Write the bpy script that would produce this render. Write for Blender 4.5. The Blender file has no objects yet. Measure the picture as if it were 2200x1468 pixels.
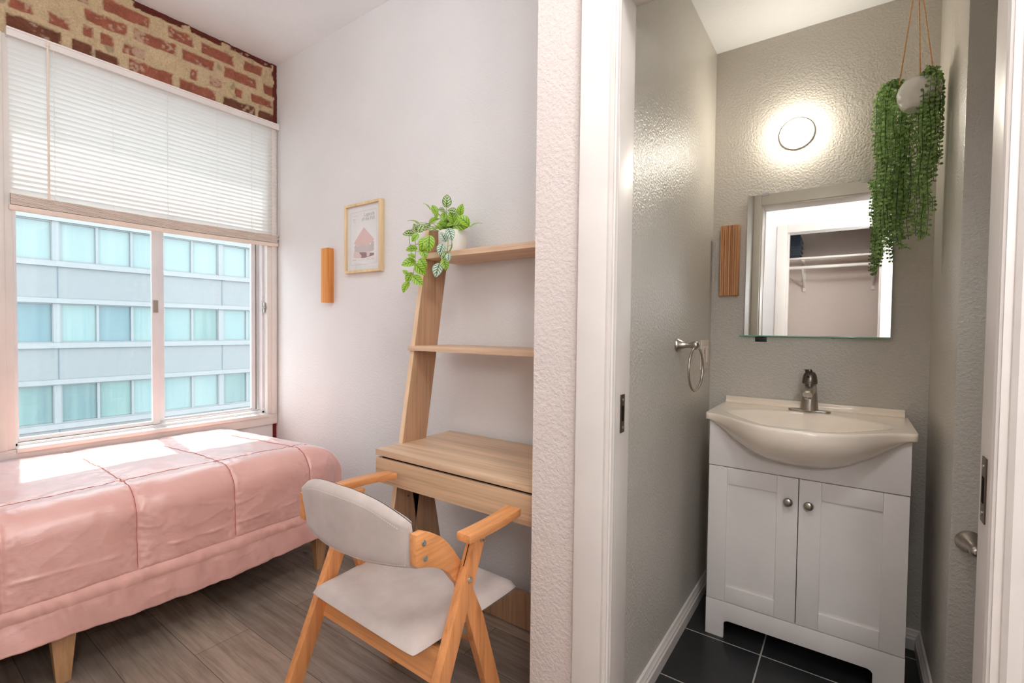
import bpy, bmesh, math, random
import numpy as np
from mathutils import Vector, Matrix, noise as mnoise

scene = bpy.context.scene
COL = scene.collection
R = math.radians
PI = math.pi


def lin(c):
    out = []
    for v in c:
        v = v / 255.0
        out.append(v / 12.92 if v <= 0.04045 else ((v + 0.055) / 1.055) ** 2.4)
    return tuple(out)


def lin4(c):
    return lin(c) + (1.0,)


# ------------------------------------------------------------------ camera
CAM = Vector((0.0, 0.0, 1.18))
F_PX, YAW, PITCH, ROLL = 1024.15, 0.617051, -0.0267265, 0.0116159


def camera_axes():
    cy, sy, cp, sp = math.cos(YAW), math.sin(YAW), math.cos(PITCH), math.sin(PITCH)
    f = Vector((-sy * cp, cy * cp, sp))
    r = Vector((cy, sy, 0))
    u = r.cross(f)
    c, s = math.cos(ROLL), math.sin(ROLL)
    return c * r + s * u, -s * r + c * u, f


cam_data = bpy.data.cameras.new('camera')
cam = bpy.data.objects.new('camera', cam_data)
COL.objects.link(cam)
cam_data.sensor_width = 36.0
cam_data.lens = F_PX * 36.0 / 2200.0
cam_data.clip_start = 0.02
cam_data.clip_end = 300
_r, _u, _f = camera_axes()
cam.matrix_world = Matrix(((_r.x, _u.x, -_f.x, CAM.x), (_r.y, _u.y, -_f.y, CAM.y), (_r.z, _u.z, -_f.z, CAM.z), (0, 0, 0, 1)))
scene.camera = cam

# ------------------------------------------------------------------ world, sun, exposure
scene.view_settings.view_transform = 'Standard'
scene.view_settings.look = 'None'
scene.view_settings.gamma = 1.0
scene.view_settings.use_curve_mapping = False
scene.view_settings.exposure = 0.12

world = bpy.data.worlds.new('sky')
scene.world = world
world.use_nodes = True
_bg = world.node_tree.nodes['Background']
_bg.inputs['Color'].default_value = (0.87, 0.95, 1.0, 1)
_bg.inputs['Strength'].default_value = 4.0

sun_data = bpy.data.lights.new('sun', 'SUN')
sun_data.energy = 7.2
sun_data.angle = R(0.6)
sun_data.color = (1.0, 0.955, 0.89)
sun = bpy.data.objects.new('sun', sun_data)
COL.objects.link(sun)
_d = Vector((0.455 * 0.989, -0.455 * 0.148, -0.890)).normalized()
sun.rotation_euler = _d.to_track_quat('-Z', 'Y').to_euler()

cy_s = scene.cycles
cy_s.max_bounces = 10
cy_s.diffuse_bounces = 5
cy_s.glossy_bounces = 4
cy_s.transparent_max_bounces = 12
cy_s.sample_clamp_indirect = 6.0
cy_s.caustics_reflective = False
cy_s.caustics_refractive = False
cy_s.use_denoising = True


# ------------------------------------------------------------------ materials
class NT:
    """small helper around a material node tree"""

    def __init__(self, name):
        self.m = bpy.data.materials.new(name)
        self.m.use_nodes = True
        self.t = self.m.node_tree
        self.b = self.t.nodes['Principled BSDF']
        self.out = self.t.nodes['Material Output']

    def n(self, kind, **kw):
        nd = self.t.nodes.new(kind)
        for k, v in kw.items():
            setattr(nd, k, v)
        return nd

    def l(self, a, b):
        self.t.links.new(a, b)

    def pos(self, scale=(1, 1, 1), loc=(0, 0, 0), rot=(0, 0, 0)):
        g = self.n('ShaderNodeNewGeometry')
        mp = self.n('ShaderNodeMapping')
        mp.inputs['Scale'].default_value = scale
        mp.inputs['Location'].default_value = loc
        mp.inputs['Rotation'].default_value = rot
        self.l(g.outputs['Position'], mp.inputs['Vector'])
        return mp.outputs['Vector']

    def noise(self, vec, scale, detail=3.0, rough=0.55, dist=0.0):
        nd = self.n('ShaderNodeTexNoise')
        nd.inputs['Scale'].default_value = scale
        nd.inputs['Detail'].default_value = detail
        nd.inputs['Roughness'].default_value = rough
        nd.inputs['Distortion'].default_value = dist
        self.l(vec, nd.inputs['Vector'])
        return nd.outputs['Fac']

    def ramp(self, fac, stops):
        nd = self.n('ShaderNodeValToRGB')
        cr = nd.color_ramp
        while len(cr.elements) < len(stops):
            cr.elements.new(0.5)
        for e, (p, c) in zip(cr.elements, stops):
            e.position = p
            e.color = c if len(c) == 4 else lin4(c)
        self.l(fac, nd.inputs['Fac'])
        return nd.outputs['Color']

    def bump(self, h, strength=0.3, dist=0.002, normal=None):
        nd = self.n('ShaderNodeBump')
        nd.inputs['Strength'].default_value = strength
        nd.inputs['Distance'].default_value = dist
        self.l(h, nd.inputs['Height'])
        if normal is not None:
            self.l(normal, nd.inputs['Normal'])
        self.l(nd.outputs['Normal'], self.b.inputs['Normal'])
        return nd.outputs['Normal']

    def math(self, op, a, b=None, c=None):
        nd = self.n('ShaderNodeMath', operation=op)
        for i, v in enumerate((a, b, c)):
            if v is None:
                continue
            if isinstance(v, (int, float)):
                nd.inputs[i].default_value = v
            else:
                self.l(v, nd.inputs[i])
        return nd.outputs[0]

    def mix(self, fac, a, b, blend='MIX'):
        nd = self.n('ShaderNodeMix', data_type='RGBA', blend_type=blend)
        for i, v in ((0, fac), (6, a), (7, b)):
            if isinstance(v, (int, float)):
                nd.inputs[i].default_value = v
            elif isinstance(v, tuple):
                nd.inputs[i].default_value = v
            else:
                self.l(v, nd.inputs[i])
        return nd.outputs[2]

    def set(self, **kw):
        for k, v in kw.items():
            self.b.inputs[k.replace('_', ' ')].default_value = v
        return self


def plain(name, rgb, rough=0.5, spec=0.5, metal=0.0, coat=0.0):
    t = NT(name)
    t.set(Base_Color=lin4(rgb), Roughness=rough, Metallic=metal)
    t.b.inputs['Specular IOR Level'].default_value = spec
    t.b.inputs['Coat Weight'].default_value = coat
    v = t.pos()
    n = t.noise(v, 6.0, 3)
    c = t.ramp(n, [(0.3, tuple(max(0, x * 0.965) for x in rgb)), (0.7, rgb)])
    t.l(c, t.b.inputs['Base Color'])
    return t.m


def orange_peel(name, rgb, rough=0.5, spec=0.4, scale=95.0, strength=0.32, dist=0.0035):
    t = NT(name)
    v = t.pos()
    n1 = t.noise(v, scale, 2.0, 0.5)
    n2 = t.noise(v, 1.7, 3.0)
    c = t.ramp(n2, [(0.3, tuple(x * 0.97 for x in rgb)), (0.7, rgb)])
    t.l(c, t.b.inputs['Base Color'])
    t.set(Roughness=rough)
    t.b.inputs['Specular IOR Level'].default_value = spec
    h = t.ramp(n1, [(0.38, (0, 0, 0, 1)), (0.62, (1, 1, 1, 1))])
    t.bump(h, strength, dist)
    return t.m


def wood(name, c1, c2, axis='x', rough=0.45, fine=60.0, long=3.0, spec=0.4, c3=None, bumpy=0.12):
    t = NT(name)
    sc = {'x': (long, fine, fine), 'y': (fine, long, fine), 'z': (fine, fine, long)}[axis]
    v = t.pos(sc)
    n1 = t.noise(v, 1.0, 5.0, 0.65, 0.6)
    v2 = t.pos(tuple(s * 0.16 for s in sc))
    n2 = t.noise(v2, 1.0, 3.0, 0.5, 1.2)
    c = t.ramp(n1, [(0.28, c1), (0.5, c2), (0.75, c3 or tuple(min(255, x * 1.07) for x in c2))])
    c_2 = t.ramp(n2, [(0.3, (0.80, 0.78, 0.75, 1)), (0.7, (1.06, 1.05, 1.04, 1))])
    t.l(t.mix(1.0, c, c_2, 'MULTIPLY'), t.b.inputs['Base Color'])
    t.set(Roughness=rough)
    t.b.inputs['Specular IOR Level'].default_value = spec
    t.bump(n1, bumpy, 0.001)
    return t.m


def metal(name, rgb, rough=0.28):
    t = NT(name)
    t.set(Base_Color=lin4(rgb), Roughness=rough, Metallic=1.0)
    v = t.pos((200, 200, 20))
    n = t.noise(v, 1.0, 2)
    t.l(t.ramp(n, [(0.3, tuple(x * 0.93 for x in rgb)), (0.7, rgb)]), t.b.inputs['Base Color'])
    return t.m


def fabric(name, rgb, rough=0.9, weave=900.0, sheen=0.2, spec=0.2, mottled=0.06):
    t = NT(name)
    v = t.pos()
    n1 = t.noise(v, weave, 1.0)
    n2 = t.noise(v, 14.0, 4.0, 0.6)
    c = t.ramp(n2, [(0.25, tuple(x * (1 - mottled) for x in rgb)), (0.75, tuple(min(255, x * (1 + mottled * 0.5)) for x in rgb))])
    t.l(c, t.b.inputs['Base Color'])
    t.set(Roughness=rough)
    t.b.inputs['Specular IOR Level'].default_value = spec
    t.b.inputs['Sheen Weight'].default_value = sheen
    t.bump(n1, 0.25, 0.0008)
    return t.m


M = {}
M['bedroom_paint'] = orange_peel('bedroom paint', (233, 231, 230), 0.55, 0.35, 125, 0.30, 0.0020)
M['partition_dimmed'] = orange_peel('dimmed partition paint', (222, 209, 202), 0.5, 0.4, 105, 0.42, 0.0024)  # pinker tone, also darkened in colour to offset strong lamp light here
M['closet_paint'] = orange_peel('beige closet paint', (214, 198, 188), 0.6, 0.3, 125, 0.3, 0.002)
M['ceiling_paint'] = orange_peel('ceiling paint', (246, 247, 248), 0.7, 0.2, 60, 0.12)
M['grey_paint'] = orange_peel('grey bathroom paint', (201, 195, 185), 0.34, 0.5, 125, 0.42, 0.0022)
M['trim_paint'] = plain('white trim paint', (228, 220, 213), 0.38, 0.5)
M['white_lacquer'] = plain('white cabinet lacquer', (238, 232, 228), 0.45, 0.4)
M['porcelain'] = plain('cream cultured marble', (250, 236, 219), 0.18, 0.5, coat=0.3)
M['blind_head'] = plain('white blind rail', (236, 228, 222), 0.5, 0.4)
M['blind_stack'] = plain('shade tinted slat vinyl', (240, 222, 208), 0.55, 0.3)  # white vinyl tinted beige, backlit shade put into the colour
M['alu'] = plain('white painted aluminium', (226, 222, 222), 0.4, 0.5)
M['alu_edge'] = plain('brown aluminium edge', (150, 138, 128), 0.45, 0.5)
M['nickel'] = metal('brushed nickel', (186, 178, 168), 0.3)
M['dark_nickel'] = metal('dark nickel', (120, 114, 108), 0.32)
M['chrome'] = metal('chrome', (205, 203, 200), 0.16)
M['steel'] = metal('zinc bolt', (200, 200, 196), 0.35)
M['oak'] = wood('light oak veneer', (200, 166, 134), (220, 190, 160), 'x', 0.45, 55, 2.2)
M['oak_front'] = wood('light oak drawer front', (180, 144, 112), (214, 180, 146), 'x', 0.5, 90, 2.0, bumpy=0.3)
M['oak_side'] = wood('oak upright veneer', (164, 128, 100), (194, 154, 122), 'z', 0.45, 70, 2.5)
M['oak_edge'] = wood('pale oak edge band', (220, 186, 150), (232, 202, 168), 'z', 0.5, 40, 2.5)
M['oak_shelf'] = wood('oak shelf veneer', (204, 170, 140), (228, 196, 166), 'x', 0.45, 60, 2.5)
M['beech'] = wood('orange stained beech', (206, 136, 82), (232, 162, 104), 'y', 0.38, 50, 3.0, spec=0.5)
M['beech_z'] = wood('orange stained beech leg', (200, 128, 76), (230, 158, 100), 'z', 0.38, 55, 2.5, spec=0.5)
M['beech_x'] = wood('orange stained beech rail', (204, 134, 80), (232, 164, 106), 'x', 0.38, 55, 2.5, spec=0.5)
M['bed_wood'] = wood('bamboo bed leg', (186, 140, 98), (212, 166, 122), 'z', 0.5, 60, 3.0)
M['pine'] = wood('pine frame', (226, 196, 150), (240, 214, 172), 'z', 0.5, 40, 3.0)
M['cedar'] = wood('cedar block', (206, 122, 52), (236, 160, 82), 'z', 0.5, 45, 1.2, c3=(244, 180, 108), bumpy=0.3)
M['rib_fir'] = wood('ribbed fir block', (108, 62, 36), (206, 150, 104), 'z', 0.55, 110, 0.5, c3=(228, 184, 140), bumpy=0.9)
M['taupe'] = fabric('taupe chair cloth', (204, 190, 182), 0.95, 1400, 0.25)
M['black_cloth'] = fabric('black dust cover', (30, 28, 28), 0.95)
M['white_pot'] = plain('matt white pot', (240, 236, 230), 0.55, 0.4)
M['soil'] = fabric('potting moss', (90, 78, 58), 1.0, 120, 0, 0.1, 0.3)
M['jute'] = fabric('jute twine', (208, 160, 112), 0.95, 700, 0.1)
M['stem'] = plain('pale plant stem', (150, 168, 92), 0.6, 0.3)
M['stem_dark'] = plain('dark plant stem', (62, 84, 44), 0.6, 0.3)
M['black_tape'] = plain('black tape', (24, 23, 23), 0.3, 0.5)
M['white_plastic'] = plain('white plastic', (240, 236, 230), 0.35, 0.5)
M['cream_plastic'] = plain('almond plastic', (226, 214, 200), 0.38, 0.5)
M['dark_gap'] = plain('dark recess', (28, 22, 18), 0.9, 0.1)
M['bronze'] = metal('aged bronze plate', (112, 98, 86), 0.4)
M['mattress'] = fabric('white mattress ticking', (232, 226, 222), 0.95, 500)
M['red_paint'] = plain('old dark red paint', (112, 36, 32), 0.7, 0.2)
M['dark_bundle'] = fabric('dark slate cloth', (52, 60, 68), 0.95, 500)


def floor_planks():
    t = NT('grey brown vinyl planks')
    v = t.pos((1, 1, 1), (0.66, -0.143, 0))
    br = t.n('ShaderNodeTexBrick')
    br.offset = 0.37
    br.offset_frequency = 2
    br.inputs['Color1'].default_value = lin4((178, 158, 141))
    br.inputs['Color2'].default_value = lin4((148, 133, 121))
    br.inputs['Mortar'].default_value = lin4((84, 74, 68))
    br.inputs['Scale'].default_value = 1.0
    br.inputs['Mortar Size'].default_value = 0.0012
    br.inputs['Mortar Smooth'].default_value = 0.3
    br.inputs['Bias'].default_value = 0.0
    br.inputs['Brick Width'].default_value = 1.22
    br.inputs['Row Height'].default_value = 0.1907
    t.l(v, br.inputs['Vector'])
    g = t.noise(t.pos((3.0, 60, 60)), 1.0, 6.0, 0.7, 0.8)
    g2 = t.noise(t.pos((1.2, 9, 9)), 1.0, 4.0, 0.6, 1.5)
    c1 = t.ramp(g, [(0.3, (0.62, 0.60, 0.58, 1)), (0.55, (1, 1, 1, 1)), (0.8, (1.14, 1.13, 1.12, 1))])
    c2 = t.ramp(g2, [(0.34, (0.66, 0.63, 0.6, 1)), (0.55, (1, 1, 1, 1)), (0.75, (1.1, 1.1, 1.1, 1))])
    c = t.mix(1.0, br.outputs['Color'], c1, 'MULTIPLY')
    c = t.mix(0.8, c, c2, 'MULTIPLY')
    k = t.noise(t.pos((2.6, 6.0, 6)), 1.0, 2.0, 0.5, 2.5)
    kk = t.ramp(k, [(0.70, (1, 1, 1, 1)), (0.77, (0.42, 0.38, 0.35, 1))])
    c = t.mix(1.0, c, kk, 'MULTIPLY')
    t.l(c, t.b.inputs['Base Color'])
    t.set(Roughness=0.42)
    t.b.inputs['Specular IOR Level'].default_value = 0.4
    h = t.math('SUBTRACT', g, t.math('MULTIPLY', br.outputs['Fac'], 3.0))
    t.bump(h, 0.18, 0.0012)
    return t.m


M['planks'] = floor_planks()


def tile_floor():
    t = NT('black slate tile')
    v = t.pos((1, 1, 1), (0.848, -1.617 + 0.308 * 6, 0))
    br = t.n('ShaderNodeTexBrick')
    br.offset = 0.0
    br.inputs['Color1'].default_value = lin4((42, 43, 43))
    br.inputs['Color2'].default_value = lin4((36, 37, 38))
    br.inputs['Mortar'].default_value = lin4((176, 172, 166))
    br.inputs['Scale'].default_value = 1.0
    br.inputs['Mortar Size'].default_value = 0.0026
    br.inputs['Mortar Smooth'].default_value = 0.1
    br.inputs['Brick Width'].default_value = 0.61
    br.inputs['Row Height'].default_value = 0.308
    t.l(v, br.inputs['Vector'])
    n = t.noise(t.pos(), 9.0, 5.0, 0.65)
    c1 = t.ramp(n, [(0.35, (0.8, 0.8, 0.8, 1)), (0.7, (1.3, 1.28, 1.25, 1))])
    t.l(t.mix(1.0, br.outputs['Color'], c1, 'MULTIPLY'), t.b.inputs['Base Color'])
    t.set(Roughness=0.4)
    t.bump(t.math('SUBTRACT', t.noise(t.pos(), 60.0, 4.0), t.math('MULTIPLY', br.outputs['Fac'], 2.0)), 0.2, 0.001)
    return t.m


M['tiles'] = tile_floor()


def attr_brick():
    """brick colour, mortar colour and worn patches come from a painted attribute of the wall itself"""
    t = NT('old exposed brick')
    a = t.n('ShaderNodeAttribute', attribute_name='brick')
    n = t.noise(t.pos(), 130.0, 4.0, 0.65)
    c1 = t.ramp(n, [(0.3, (0.78, 0.76, 0.74, 1)), (0.65, (1.08, 1.08, 1.08, 1))])
    t.l(t.mix(1.0, a.outputs['Color'], c1, 'MULTIPLY'), t.b.inputs['Base Color'])
    t.set(Roughness=0.92)
    t.b.inputs['Specular IOR Level'].default_value = 0.15
    t.bump(n, 0.6, 0.003)
    return t.m


M['brick'] = attr_brick()


def slat_material():
    t = NT('translucent white vinyl slat')
    t.set(Base_Color=lin4((242, 240, 236)), Roughness=0.5)
    tr = t.n('ShaderNodeBsdfTranslucent')
    tr.inputs['Color'].default_value = lin4((240, 242, 240))
    mx = t.n('ShaderNodeMixShader')
    mx.inputs[0].default_value = 0.26
    t.l(t.b.outputs[0], mx.inputs[1])
    t.l(tr.outputs[0], mx.inputs[2])
    t.l(mx.outputs[0], t.out.inputs['Surface'])
    n = t.noise(t.pos((1, 1, 40)), 3.0, 2)
    t.l(t.ramp(n, [(0.3, (238, 236, 232)), (0.7, (246, 245, 242))]), t.b.inputs['Base Color'])
    return t.m


M['slat'] = slat_material()


def glass_pane(name, haze=0.0, tint=(0.955, 0.985, 0.985, 1)):
    """thin window pane: mostly straight through, a mirror sheen and a little dust"""
    t = NT(name)
    t.t.nodes.remove(t.b)
    tp = t.n('ShaderNodeBsdfTransparent')
    tp.inputs['Color'].default_value = tint
    gl = t.n('ShaderNodeBsdfGlossy')
    gl.inputs['Roughness'].default_value = 0.0
    lw = t.n('ShaderNodeLayerWeight')
    lw.inputs['Blend'].default_value = 0.5
    fres = t.math('MULTIPLY_ADD', t.math('POWER', lw.outputs['Facing'], 4.0), 0.55, 0.035)
    mx = t.n('ShaderNodeMixShader')
    t.l(fres, mx.inputs[0])
    t.l(tp.outputs[0], mx.inputs[1])
    t.l(gl.outputs[0], mx.inputs[2])
    df = t.n('ShaderNodeBsdfTranslucent')
    df.inputs['Color'].default_value = (0.9, 0.93, 0.95, 1)
    d2 = t.n('ShaderNodeBsdfDiffuse')
    d2.inputs['Color'].default_value = (0.9, 0.93, 0.95, 1)
    m3 = t.n('ShaderNodeMixShader')
    m3.inputs[0].default_value = 0.5
    t.l(df.outputs[0], m3.inputs[1])
    t.l(d2.outputs[0], m3.inputs[2])
    m2 = t.n('ShaderNodeMixShader')
    nz = t.noise(t.pos(), 2.2, 3.0)
    t.l(t.math('MULTIPLY', nz, haze * 2.0), m2.inputs[0])
    t.l(mx.outputs[0], m2.inputs[1])
    t.l(m3.outputs[0], m2.inputs[2])
    t.l(m2.outputs[0], t.out.inputs['Surface'])
    return t.m


M['pane'] = glass_pane('clear window glass', 0.008)
M['pane_dusty'] = glass_pane('dusty window glass', 0.03)
M['pane_picture'] = glass_pane('picture glass', 0.01, (0.998, 0.998, 0.998, 1))


def mirror_mat():
    t = NT('silvered mirror')
    t.set(Base_Color=(0.90, 0.92, 0.90, 1), Metallic=1.0, Roughness=0.0)
    n = t.noise(t.pos(), 3.0, 2)
    t.l(t.ramp(n, [(0.2, (0.885, 0.905, 0.885, 1)), (0.8, (0.91, 0.925, 0.905, 1))]), t.b.inputs['Base Color'])
    return t.m


M['mirror'] = mirror_mat()
M['mirror_edge'] = plain('green glass edge', (118, 196, 172), 0.1, 0.6)


def comforter_mat():
    t = NT('peach pink sateen comforter')
    v = t.pos()
    n = t.noise(v, 7.0, 4.0, 0.6)
    c = t.ramp(n, [(0.3, (229, 172, 161)), (0.7, (235, 181, 170))])
    t.l(c, t.b.inputs['Base Color'])
    t.set(Roughness=0.36)
    t.b.inputs['Specular IOR Level'].default_value = 0.9
    t.b.inputs['Sheen Weight'].default_value = 1.0
    t.b.inputs['Sheen Tint'].default_value = (0.86, 0.90, 1.0, 1)
    t.b.inputs['Coat Weight'].default_value = 0.55
    t.b.inputs['Coat Roughness'].default_value = 0.34
    t.b.inputs['Coat IOR'].default_value = 1.6
    t.b.inputs['Sheen Roughness'].default_value = 0.35
    w = t.noise(t.pos((1, 0.5, 1)), 26.0, 4.0, 0.6, 1.5)
    t.bump(w, 0.28, 0.006)
    return t.m


M['comforter'] = comforter_mat()
M['piping'] = fabric('peach hem band', (232, 176, 164), 0.5, 600, 0.3, 0.5)


def leaf_mat(name, base, vein, rim, rough=0.35):
    """leaf with a painted vein pattern that follows the leaf's own coordinates"""
    t = NT(name)
    uv = t.n('ShaderNodeUVMap')
    uv.uv_map = 'leaf'
    sp = t.n('ShaderNodeSeparateXYZ')
    t.l(uv.outputs[0], sp.inputs[0])
    u = t.math('ABSOLUTE', t.math('MULTIPLY', t.math('SUBTRACT', sp.outputs[0], 0.5), 2.0))
    vv = sp.outputs[1]
    mid = t.math('LESS_THAN', u, 0.10)
    fr = t.math('FRACT', t.math('MULTIPLY', t.math('SUBTRACT', vv, t.math('MULTIPLY', u, 0.30)), 5.0))
    lat = t.math('LESS_THAN', fr, 0.30)
    edge = t.math('GREATER_THAN', u, 0.80)
    f = t.math('MAXIMUM', mid, lat)
    c = t.mix(f, lin4(base), lin4(vein))
    c = t.mix(t.math('MULTIPLY', edge, 0.8), c, lin4(rim))
    t.l(c, t.b.inputs['Base Color'])
    t.set(Roughness=rough)
    tr = t.n('ShaderNodeBsdfTranslucent')
    t.l(c, tr.inputs['Color'])
    mx = t.n('ShaderNodeMixShader')
    mx.inputs[0].default_value = 0.25
    t.l(t.b.outputs[0], mx.inputs[1])
    t.l(tr.outputs[0], mx.inputs[2])
    t.l(mx.outputs[0], t.out.inputs['Surface'])
    return t.m


M['leaf_green'] = leaf_mat('lime veined leaf', (172, 208, 72), (84, 136, 36), (148, 190, 70))
M['leaf_dark'] = leaf_mat('dark veined leaf', (196, 222, 150), (38, 66, 34), (44, 74, 36))
M['leaf_pale'] = leaf_mat('pale silver leaf', (214, 232, 214), (58, 98, 74), (150, 190, 160))


def pearl_leaf():
    t = NT('small green trailing leaf')
    oi = t.noise(t.pos(), 60.0, 2.0)
    c = t.ramp(oi, [(0.3, (100, 134, 74)), (0.5, (132, 166, 92)), (0.72, (172, 204, 122))])
    t.l(c, t.b.inputs['Base Color'])
    t.set(Roughness=0.4)
    tr = t.n('ShaderNodeBsdfTranslucent')
    t.l(c, tr.inputs['Color'])
    mx = t.n('ShaderNodeMixShader')
    mx.inputs[0].default_value = 0.25
    t.l(t.b.outputs[0], mx.inputs[1])
    t.l(tr.outputs[0], mx.inputs[2])
    t.l(mx.outputs[0], t.out.inputs['Surface'])
    return t.m


M['pearl'] = pearl_leaf()


def emit_mat(name, rgb, strength):
    t = NT(name)
    t.b.inputs['Emission Color'].default_value = rgb + (1,)
    t.b.inputs['Emission Strength'].default_value = strength
    t.set(Base_Color=(0.9, 0.9, 0.88, 1), Roughness=0.4)
    n = t.noise(t.pos(), 4.0, 2)
    t.l(t.ramp(n, [(0.2, (0.88, 0.88, 0.86, 1)), (0.8, (0.92, 0.92, 0.9, 1))]), t.b.inputs['Base Color'])
    return t.m


BATH_LAMP = 92.0
BED_FILL = 17.0  # this and the next: added fill light, no such source is known
HALL_FILL = 44.0
M['bath_bulb'] = emit_mat('lit bathroom dome', (1.0, 0.925, 0.80), BATH_LAMP)
M['hall_fill'] = emit_mat('hall fill glow', (0.98, 0.985, 1.0), HALL_FILL)  # glow of globes added out of view to brighten doorway and bathroom
M['bed_fill'] = emit_mat('bedroom fill glow', (0.97, 0.985, 1.0), BED_FILL)  # glow of an added, unseen globe that brightens the bedroom


def facade_pane(name, rgb, rgb2, width):
    """far window: tinted glass in front of vertical blinds or an unlit room"""
    t = NT(name)
    v = t.pos((0.001, 1, 0.02))
    n = t.noise(v, width, 3.0, 0.6)
    n2 = t.noise(t.pos((0.001, 1, 0.15)), 0.9, 2.0, 0.5)
    f = t.math('ADD', t.math('MULTIPLY', n, 0.5), t.math('MULTIPLY', n2, 0.5))
    t.l(t.ramp(f, [(0.36, rgb2), (0.62, rgb)]), t.b.inputs['Base Color'])
    t.set(Roughness=0.25)
    t.b.inputs['Specular IOR Level'].default_value = 0.6
    return t.m


M['fp1'] = facade_pane('teal glass with vertical blinds', (122, 142, 141), (104, 132, 134), 14.0)
M['fp2'] = facade_pane('blue glass dark room', (98, 122, 128), (80, 108, 117), 5.0)
M['fp3'] = facade_pane('pale glass drawn curtain', (130, 146, 146), (118, 138, 139), 18.0)
M['fp4'] = facade_pane('green glass half curtain', (108, 134, 130), (76, 104, 108), 3.0)
M['facade'] = plain('pale facade panel', (131, 134, 136), 0.7, 0.3)
M['facade_ledge'] = plain('facade ledge', (142, 144, 146), 0.6, 0.3)
M['facade_joint'] = plain('facade joint', (96, 108, 120), 0.7, 0.3)
M['facade_frame'] = plain('facade window frame', (137, 140, 143), 0.5, 0.4)
M['street'] = plain('street asphalt', (120, 120, 120), 0.9, 0.2)


# ------------------------------------------------------------------ mesh helpers
WORLD = {}          # object -> world position of its origin
K_BED = 1.058       # the bedroom was measured at a nominal size; this brings it to its true one
ZF = 0.0648         # the bedroom floor in those nominal measures
SIZE = [1.0]


def place(p):
    return CAM + (Vector(p) - CAM) * SIZE[0]



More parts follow.
